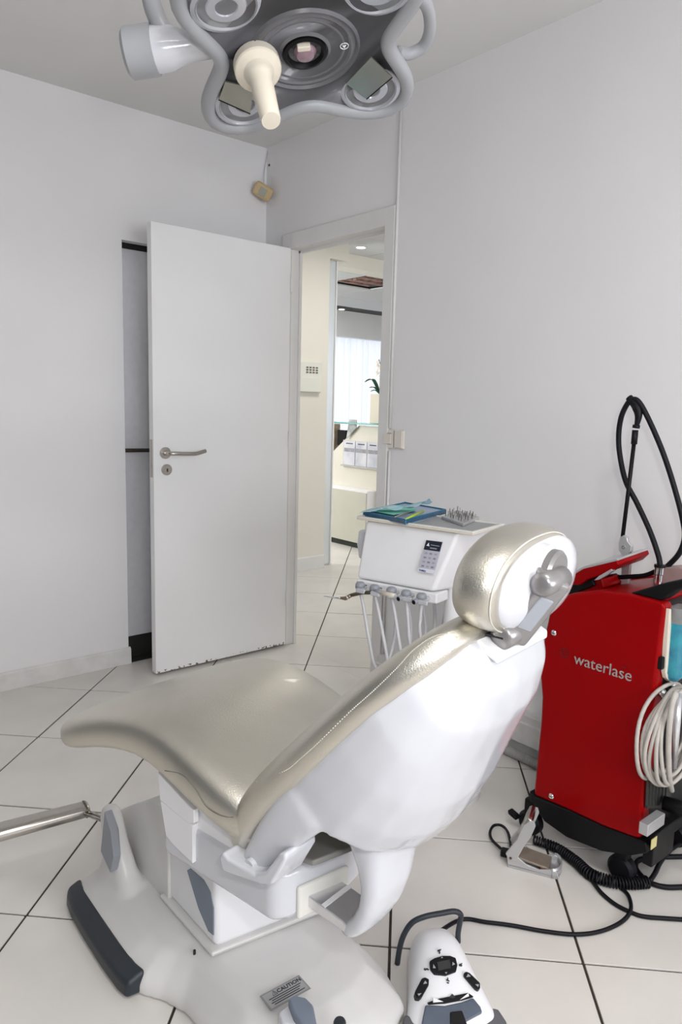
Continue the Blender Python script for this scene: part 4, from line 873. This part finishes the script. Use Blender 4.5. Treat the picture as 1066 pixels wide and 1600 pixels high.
# black skirt and castors
sk = [(826, 1236), (833, 1243), (885, 1265), (940, 1291), (1000, 1313), (1010, 1318), (1012, 1334), (985, 1338), (940, 1331), (885, 1309), (850, 1284), (828, 1252)]
prism('skirt', [atx(x, y, MX-.002) for x, y in sk], (.374, 0, 0), BLACK, lz, bevel=0.006)
for cx, cy in ((1.79, 1.175), (1.80, .885), (2.08, 1.16), (2.08, .87)):
    w_ = lathe('castor', (cx-.014, cy, .038), (1, 0, 0), [(.010, -.004), (.030, -.004), (.038, .004), (.038, .024), (.030, .032), (.010, .032)], BLACKM, lz, seg=28)
    obox('castor_fork', (cx, cy, .085), (.016, 0, 0), (0, .018, 0), (0, 0, .028), BLACK, w_, bevel=0.006)
c = atx(803, 1272, 1.765)
obox('brake_tab', c, (.012, 0, 0), (0, .014, .004), (0, .002, .006), BLACK, lz, bevel=0.003)
# tilted touch screen on top
q4 = [(883, 913), (893, 898), (912, 887), (964, 875), (967, 883), (957, 892), (936, 900), (918, 906), (905, 915)]
tb = prism('screen_housing', [atx(x, y, 1.83) for x, y in q4], (.17, .0, .012), RED, lz, bevel=0.004)
q5 = [(893, 896), (912, 885), (964, 873), (966, 876), (912, 889), (893, 900)]
prism('screen_bezel', [atx(x, y, 1.828) for x, y in q5], (.174, 0, .012), SILV, tb, bevel=0.001)
prism('screen_clip', [atx(x, y, 1.826) for x, y in ((928, 907), (936, 900), (955, 889), (958, 892), (950, 898), (936, 906))], (.012, 0, 0), SILV, tb, bevel=0.001)
prism('screen_neck', [atx(x, y, 1.85) for x, y in ((858, 945), (872, 925), (905, 908), (925, 905), (930, 915), (905, 925), (880, 940))], (.14, 0, 0), BLACK, lz, bevel=0.004)
prism('red_fairing', [atx(x, y, 1.86) for x, y in ((905, 918), (925, 906), (940, 904), (944, 918), (935, 926), (905, 926))], (.10, 0, 0), RED, lz, bevel=0.004)
# fibre arm
AX = 1.95
bkt = prism('arm_bracket', [atx(x, y, AX) for x, y in ((971, 868), (986, 868), (984, 890), (981, 925), (970, 925), (971, 890))], (.012, 0, 0), SILV, lz, bevel=0.002)
prism('arm_joint', [atx(x, y, AX-.006) for x, y in ((966, 848), (969, 838), (975, 836), (980, 840), (981, 846), (987, 853), (986, 862), (980, 868), (972, 868), (966, 860))], (.014, 0, 0), SILV, lz, bevel=0.003)
lathe('joint_screw', atx(975, 855, AX-.006), (-1, 0, 0), [(.006, 0), (.005, .003), (.002, .003), (.0, .002)], CHROME, bkt, seg=14)
mesh('arm_rod', *tubevf([atx(973, 840, AX), atx(982, 768, AX), atx(991, 692, AX)], .0058, 10), BLACK, lz, smooth=True)
mesh('rod_grip', *tubevf([atx(991, 694, AX), atx(993, 672, AX)], .0085, 12), BLACKM, lz, smooth=True)
mesh('rod_knuckle', *tubevf([atx(994, 669, AX), atx(995, 664, AX)], [.010, .010], 12), BLACKM, lz, smooth=True)
tube('fibre_hook', [atx(995, 666, AX), atx(998, 650, AX), atx(996, 638, AX), atx(990, 629, AX), atx(983, 621, AX)], [.006, .010, .013, .011, .010], BLACKM, lz, seg=12)
fib = tube('fibre_cable', [atx(x, y, AX+dx) for x, y, dx in ((1032, 888, -.02), (1029, 868, -.01), (1015, 828, 0), (995, 785, .01), (978, 752, .012), (969, 712, .012), (967, 680, .01), (971, 652, .005), (980, 632, 0), (989, 624, -.002), (1000, 630, 0), (1018, 664, .01), (1038, 712, .02), (1055, 765, .03), (1067, 812, .04), (1070, 840, .05), (1062, 864, .05), (1046, 882, .05), (1036, 890, .04))], .0075, BLACKM, lz, seg=12)
tube('return_cable', [atx(938, 906, AX), atx(955, 903, AX), atx(985, 901, AX), atx(1008, 899, AX), atx(1026, 892, AX)], .0065, BLACKM, lz, seg=10)
cn = atx(1031, 888, AX-.02)
lathe('connector', cn+ZX*.004, (0, 0, -1), [(.0135, -.003), (.0135, .003), (.0125, .004), (.0125, .020), (.0105, .022), (.0105, .050)], CHROME, lz, seg=22)
lathe('connector_collar', cn+ZX*.008, (0, 0, -1), [(.0145, -.002), (.0145, .005), (.010, .005)], BLACK, lz, seg=22)
ac = atx(1048, 888, AX+.05)
lathe('amber_cap', ac, (0, 0, -1), [(.012, 0), (.014, .002), (.014, .020), (.010, .020), (.010, .060)], mat('amber_plastic', (0.36, 0.17, 0.03), 0.35, noise=0.1), lz, seg=20)
prism('port_plate', [atx(x, y, AX+.03) for x, y in ((1022, 888), (1060, 886), (1075, 893), (1085, 915), (1085, 940), (1020, 915))], (.06, 0, 0), mat('dusty_rose_grey', (0.34, 0.24, 0.23), 0.5, noise=0.15, nscale=30), lz, bevel=0.003)
prism('carry_strap', [atx(x, y, 1.765) for x, y in ((984, 927), (1000, 922), (1030, 913), (1075, 903), (1085, 915), (1055, 924), (1040, 935), (1032, 940))], (.05, 0, 0), BLACK, lz, bevel=0.006)
# rear end: bottle, coil, sockets
yE = atx(1039, 950, MX).y
BYC = aty(1057, 1000, yE-.010)
wt = thing('water_bottle', (BYC.x, BYC.y, aty(1057, 1060, yE).z), 'clear bottle of blue liquid in the end of the laser cart', 'bottle')
zb, ztp = aty(1050, 1058, yE).z, aty(1050, 948, yE).z; hb = ztp-zb
LIQ = mat('blue_liquid', (0.02, 0.36, 0.46), 0.06, noise=0.35, nscale=30, trans=0.25, coat=0.5, color2=(0.01, 0.16, 0.30))
lathe('liquid', (BYC.x, BYC.y, zb), (0, 0, 1), [(.014, 0), (.022, .010), (.027, .03), (.031, hb*.76), (.031, hb*.80)], LIQ, wt, seg=24)
lathe('clear_neck', (BYC.x, BYC.y, zb+hb*.80), (0, 0, 1), [(.032, 0), (.032, hb*.03), (.031, hb*.06), (.030, hb*.2)], mat('bottle_clear', (0.55, 0.57, 0.56), 0.12, noise=0.2, nscale=30, trans=0.6), wt, seg=24)
e_ = yE+.004
prism('bottle_surround', [aty(x, y, e_) for x, y in ((1039, 950), (1042, 950), (1042, 990), (1036, 1050), (1040, 1058), (1048, 1062), (1042, 1064), (1035, 1058), (1033, 1048))], (0, -.012, 0), CREAM, lz, bevel=0.001)
CAB = mat('grey_cable', (0.50, 0.47, 0.43), 0.5, noise=0.15, nscale=40)
cc0 = aty(1048, 1150, yE-.02)
coil = thing('cable_coil', (cc0.x, cc0.y, cc0.z-.14), 'coiled light grey cable hanging on the end of the laser cart', 'cable')
for k in range(8):
    rx, rz = .098+.012*math.sin(k*2.1)+.004*k, .118+.010*cos(k*1.7); ox, oz = .006*sin(k*3.3), .008*cos(k*2.7)
    mesh('loop', *tubevf([cc0+Vector((ox+rx*cos(t), -.022+.006*k+.004*sin(3*t+k), oz+rz*sin(t))) for t in [2*pi*i/40 for i in range(40)]], .0052, 8, closed=True), CAB, coil, smooth=True)
tube('strap', [aty(1056, 1082, yE-.05), aty(1049, 1110, yE-.055), aty(1045, 1160, yE-.055), aty(1046, 1210, yE-.05), aty(1050, 1235, yE-.03)], .007, CAB, coil, seg=8)
mesh('coil_hook', *tubevf([aty(1062, 1085, yE-.045), aty(1058, 1120, yE-.06), aty(1054, 1200, yE-.05)], [.008, .010, .006], 10), ALU, lz, smooth=True)
prism('vent_panel', [aty(x, y, yE+.006) for x, y in ((1010, 1215), (1045, 1215), (1045, 1260), (1008, 1262))], (0, -.006, 0), mat('vent_dark', (0.03, 0.03, 0.028), 0.6, noise=0.3, nscale=200), lz)
for k in range(7):
    a, b = aty(1012+5*k, 1218, yE-.001), aty(1010+5*k, 1258, yE-.001)
    mesh('vent_rib', *tubevf([a, b], .0018, 6), DARK, lz)
obox('socket_handle', aty(1019, 1286, yE-.02), (.045, 0, 0), (0, .012, 0), (0, 0, .016), SILV, lz, bevel=0.002)
obox('connector_block', aty(1030, 1315, yE-.006), (.06, 0, 0), (0, .014, 0), (0, 0, .045), BLACK, lz, bevel=0.004)
pl_ = aty(1022, 1317, yE-.022); obox('yellow_label', pl_, (.014, 0, 0), (0, .001, 0), (0, 0, .014), mat('label_yellow', (0.62, 0.55, 0.25), 0.5, noise=0.1), lz)
pg_ = aty(1036, 1254, yE-.01)
mesh('power_plug', *tubevf([pg_, pg_+Vector((.03, -.06, -.008)), pg_+Vector((.06, -.13, -.02))], [.018, .022, .016], 14), BLACK, lz, smooth=True)
for x, y in ((1031, 1082), (1047, 1071)): lathe('knob', aty(x, y, yE+.004), (0, -1, 0), [(.010, 0), (.012, .010), (.008, .016), (0, .017)], CHROME, lz, seg=16)
b_ = atx(1030, 1033, MX+.02); obox('door_catch', Vector((MX+.02, yE+.002, b_.z)), (.016, 0, 0), (0, .006, 0), (0, 0, .016), BLACK, lz, bevel=0.002)
# ================================================================== corrugated hose along the skirting
V, Fc = [], []; pts = []; rr = []
for i in range(300):
    y = 1.78-i*.0055; pts.append(Vector((2.145+.004*sin(i*.05), y, .0185))); rr.append(.0185 if i % 2 else .0125)
tag(mesh('corrugated_hose', *tubevf(pts, rr, 12), mat('hose_grey', (0.46, 0.46, 0.44), 0.5, noise=0.1), smooth=False), 'grey corrugated hose lying on the floor along the skirting', 'hose')

# ================================================================== SILVER FOOT SWITCH
pO = Vector((1.598, 1.114, 0)); pf = Vector((.46, -.888, 0)).normalized(); ps = Vector((.888, .46, 0)).normalized()
def pc_(a, b, z): return pO+pf*a+ps*b+ZX*z
fs = thing('foot_switch', pc_(.07, .04, 0), 'silver metal foot switch with raised guard on the floor before the red cart', 'foot switch')
side = [(0, .004), (-.004, .030), (.006, .042), (.022, .040), (.050, .022), (.085, .016), (.118, .026), (.134, .022), (.138, .004)]
prism('base', [pc_(a, 0, z) for a, z in [(0, .0), (0, .012), (.138, .010), (.138, .0)]], ps*.078, SILV, fs, bevel=0.002)
for b in (0, .072): prism('side_wall', [pc_(a, b, z) for a, z in side], ps*.006, SILV, fs, bevel=0.002)
arc = [pc_(.118+.022*sin(t), .039-.039*cos(t), .0) for t in [pi*k/10 for k in range(11)]]
V = [p+ZX*.002 for p in arc]+[p+ZX*.030 for p in arc]; Fc = [(i, i+1, 12+i, 11+i) for i in range(10)]
mesh('front_bow', V, Fc, SILV, fs, smooth=True, solid=.004)
prism('treadle', [pc_(.02, .008, .034), pc_(.112, .008, .022), pc_(.112, .008, .016), pc_(.02, .008, .024)], ps*.062, mat('tan_rubber', (0.30, 0.25, 0.20), 0.5, 0.3, noise=0.2, nscale=40), fs, bevel=0.003)
prism('guard_arm', [atp(x, y, pc_(0, -.002, 0), ps) for x, y in ((790, 1334), (796, 1346), (806, 1347), (818, 1325), (830, 1308), (837, 1292), (835, 1284), (827, 1283), (818, 1290), (808, 1312))], ps*.008, SILV, fs, bevel=0.002)
prism('guard_arm', [atp(x, y, pc_(0, -.002, 0), ps)+ps*.074 for x, y in ((790, 1334), (796, 1346), (806, 1347), (818, 1325), (830, 1308), (837, 1292), (835, 1284), (827, 1283), (818, 1290), (808, 1312))], ps*.008, SILV, fs, bevel=0.002)
g0, g1 = atp(827, 1283, pc_(0, 0, 0), ps), atp(806, 1318, pc_(0, 0, 0), ps); gd = (g0-g1).normalized(); gn = ps.cross(gd)
mesh('guard_plate', *loftvf([sell(g1*(1-s)+g0*s+ps*.039-gn*.006*0, ps, gn, .039, w, 4, 20) for s, w in ((-.1, .004), (.4, .006), (.8, .010), (1.0, .011), (1.06, .007))]), STEEL, fs, smooth=True)
lathe('pivot_screw', atp(798, 1341, pc_(0, -.003, 0), ps), -ps, [(.004, 0), (.003, .002), (0, .002)], STEELD, fs, seg=12)
lathe('spring_hub', pc_(.092, .012, .016), -ps, [(.008, -.05), (.008, 0), (.004, .004), (0, .004)], mat('copper', (0.35, 0.22, 0.16), 0.35, 0.9, noise=0.1), fs, seg=16)
obox('cable_clamp', pc_(-.012, .035, .020), pf*.014, ps*.012, ZX*.010, BLACK, fs, bevel=0.004)
tube('lead_loop', [pc_(-.012, .035, .02), atz(783, 1326, .015), atz(769, 1312, .012), atz(766, 1300, .012), atz(772, 1290, .014), atz(784, 1290, .016), atz(794, 1301, .02), pc_(.0, .055, .024)], .0042, BLACKM, fs, seg=8)
# coiled cord from the foot switch to the cart
core = spline([atz(x, y, .017) for x, y in ((834, 1312), (868, 1324), (899, 1345), (923, 1366), (954, 1377), (985, 1380), (1012, 1378))], 40)
L = [0]
for i in range(1, len(core)): L.append(L[-1]+(core[i]-core[i-1]).length)
hel = []; i = 0; M_ = 900
for k in range(M_+1):
    s = L[-1]*k/M_
    while i < len(L)-2 and L[i+1] < s: i += 1
    f = (s-L[i])/max(L[i+1]-L[i], 1e-6); p = core[i].lerp(core[i+1], f); tdir = (core[i+1]-core[i]).normalized(); sd = Vector((-tdir.y, tdir.x, 0))
    rr_ = .0115+.003*min(1, s/L[-1]*1.6); a = s/.0078*2*pi
    hel.append(p+sd*rr_*cos(a)+ZX*(rr_*sin(a)))
tag(mesh('coiled_cord', *tubevf(hel, .0030, 5), BLACKM, smooth=True), 'black coiled cord running from the foot switch under the red cart', 'cord')
def floor_cable(name, pix, r, label, z=.0075):
    tag(tube(name, [atz(x, y, z) for x, y in pix], r, BLACKM, seg=8), label, 'cable')
floor_cable('floor_cable', ((916, 1370), (926, 1377), (939, 1394), (960, 1412), (985, 1425), (1006, 1432), (1040, 1435), (1090, 1438)), .0055, 'black cable leaving the coiled cord towards the right edge of the floor', .0060)
floor_cable('power_cable', ((1100, 1384), (1066, 1386), (1040, 1386), (1018, 1380), (1003, 1369), (994, 1356), (996, 1346), (1010, 1341), (1040, 1339), (1100, 1338)), .0072, 'thick black cable looped on the floor beside the cart castor', .0078)
floor_cable('loop_cable', ((1016, 1376), (1024, 1364), (1033, 1346), (1050, 1326), (1080, 1308), (1120, 1290)), .0070, 'black cable rising from the loop to the right behind the cart', .0225)

# ================================================================== WHITE CHAIR FOOT CONTROL
kO = Vector((1.072, .862, 0)); kr = Vector((.836, -.549, 0)).normalized(); kb = Vector((.549, .836, 0)).normalized()
def kc_(a, d, z): return kO+kr*a+kb*d+ZX*z
fcx = thing('foot_control', kc_(0, .06, 0), 'white chair foot control with dark buttons and carrying handle on the floor', 'foot control')
ST = ((-.050, .100, .012), (-.046, .104, .022), (-.02, .100, .040), (.02, .092, .062), (.06, .080, .084), (.10, .071, .102), (.135, .064, .108), (.160, .058, .100), (.178, .050, .080), (.188, .042, .045), (.190, .036, .02))
secs = []
for d, hw_, h_ in ST:
    s = []
    for k in range(28):
        t = 2*pi*k/28; ct, st = cos(t), sin(t); p = 2.7
        x = hw_*math.copysign(abs(ct)**(2/p), ct); z = h_*abs(st)**(2/p) if st > 0 else 0.002
        s.append(kc_(x, d, max(z, .002)))
    secs.append(s)
body = loft('housing', secs, WPM, fcx, sub=1)
tp0 = kc_(0, .02, .0625); tn = (ZX*.875-kb*.48).normalized()
def atk(px, py, off=0.0): return atp(px, py, tp0+tn*off, tn)
def dk_(nm, crop, m, off, th, bev=0.0): return prism(nm, [atk(580+x/4.845, 1400+y/4.845, off) for x, y in crop], tn*-th, m, body, bevel=bev)
BTN = BLACK
bt = dk_('menu_button', ((445, 490), (480, 468), (540, 450), (600, 450), (642, 466), (655, 520), (645, 570), (565, 600), (480, 590), (450, 550)), BTN, .004, .03, .002)
dk_('button_cap', ((500, 500), (595, 480), (605, 545), (510, 565)), mat('button_dark', (0.03, 0.03, 0.032), 0.3, noise=0.1), .0055, .004)
dk_('left_button', ((385, 622), (410, 613), (440, 628), (437, 672), (385, 762), (368, 776), (340, 765), (333, 722)), BTN, .004, .03, .002)
dk_('right_button', ((705, 605), (703, 582), (722, 569), (748, 580), (826, 655), (828, 695), (812, 708), (790, 697)), BTN, .004, .03, .002)
AR = mat('arrow_grey', (0.35, 0.36, 0.37), 0.5, noise=0.05)
for tri_ in (((470, 545), (472, 515), (490, 545)), ((615, 525), (618, 498), (636, 515)), ((395, 665), (410, 640), (425, 660)), ((352, 740), (382, 735), (362, 755)), ((722, 612), (735, 588), (755, 608)), ((790, 668), (818, 668), (812, 688)), ((530, 468), (537, 458), (545, 467)), ((560, 577), (578, 575), (569, 588))):
    dk_('arrow', tri_, AR, .0058, .002)
for mk in (((505, 408), (530, 400), (532, 404), (508, 412)), ((515, 412), (522, 412), (525, 430), (518, 430)), ((400, 550), (425, 545), (440, 555), (425, 552)), ((405, 543), (418, 555), (414, 558), (402, 547)), ((668, 515), (690, 506), (692, 510), (670, 519)), ((672, 518), (692, 522), (691, 526), (672, 522)), ((570, 630), (595, 640), (594, 645), (570, 636)), ((575, 650), (592, 655), (590, 660), (574, 655)), ((578, 618), (584, 616), (586, 634), (580, 634))):
    dk_('printed_symbol', mk, INK, .0022, .006)
dk_('joystick_window', ((430, 805), (520, 775), (640, 752), (735, 733), (775, 760), (690, 788), (560, 812), (440, 816)), BTN, .0025, .02)
for t3 in (((470, 768), (548, 800), (470, 806)), ((738, 733), (742, 758), (672, 786))): dk_('window_arrow', t3, WINK, .0036, .002)
dk_('window_mark', ((590, 768), (612, 740), (618, 742), (640, 765), (620, 775)), INK, .0040, .003)
dk_('treadle_plate', ((412, 822), (560, 828), (690, 800), (775, 768), (830, 835), (845, 880), (700, 960), (560, 1010), (380, 985)), mat('treadle_slate', (0.08, 0.10, 0.14), 0.25, noise=0.2, nscale=20, coat=0.3), .003, .03, .003)
dk_('treadle_tab', ((600, 875), (690, 866), (725, 960), (740, 1010), (600, 1010)), BLACK, .006, .02, .002)
def skirt(sgn):
    s = []
    for d, hw_, h_ in ((-.053, .098, .020), (-.050, .108, .024), (-.030, .109, .027), (.0, .1035, .026), (.012, .099, .018)):
        s.append([kc_(sgn*(hw_-.05), d, .001), kc_(sgn*hw_, d, .001), kc_(sgn*(hw_-.002), d, h_), kc_(sgn*(hw_-.05), d, h_)])
    mesh('rubber_skirt', *loftvf(s), mat('skirt_grey', (0.13, 0.13, 0.14), 0.45, noise=0.1), fcx, bevel=0.004)
skirt(-1); skirt(1)
hp0 = kc_(0, .135, 0)
def ath(px, py): return atp(px, py, hp0, kb)
tube('carry_handle', [ath(621, 1506), ath(625, 1480), ath(632, 1459), ath(645, 1441), ath(665, 1432), ath(690, 1427), ath(710, 1424), ath(720, 1429), ath(719, 1440), ath(716, 1458), ath(716, 1472)], .0062, DBLUE, fcx, seg=12)
tube('control_cable', [kc_(.01, .18, .045), kc_(.015, .215, .03), atz(720, 1437, .006), atz(760, 1441, .006), atz(800, 1446, .006), atz(850, 1455, .006), atz(899, 1460, .006), atz(939, 1455, .006), atz(972, 1440, .006), atz(986, 1421, .014), atz(982, 1399, .006), atz(970, 1387, .006)], .0052, BLACKM, fcx, seg=8)
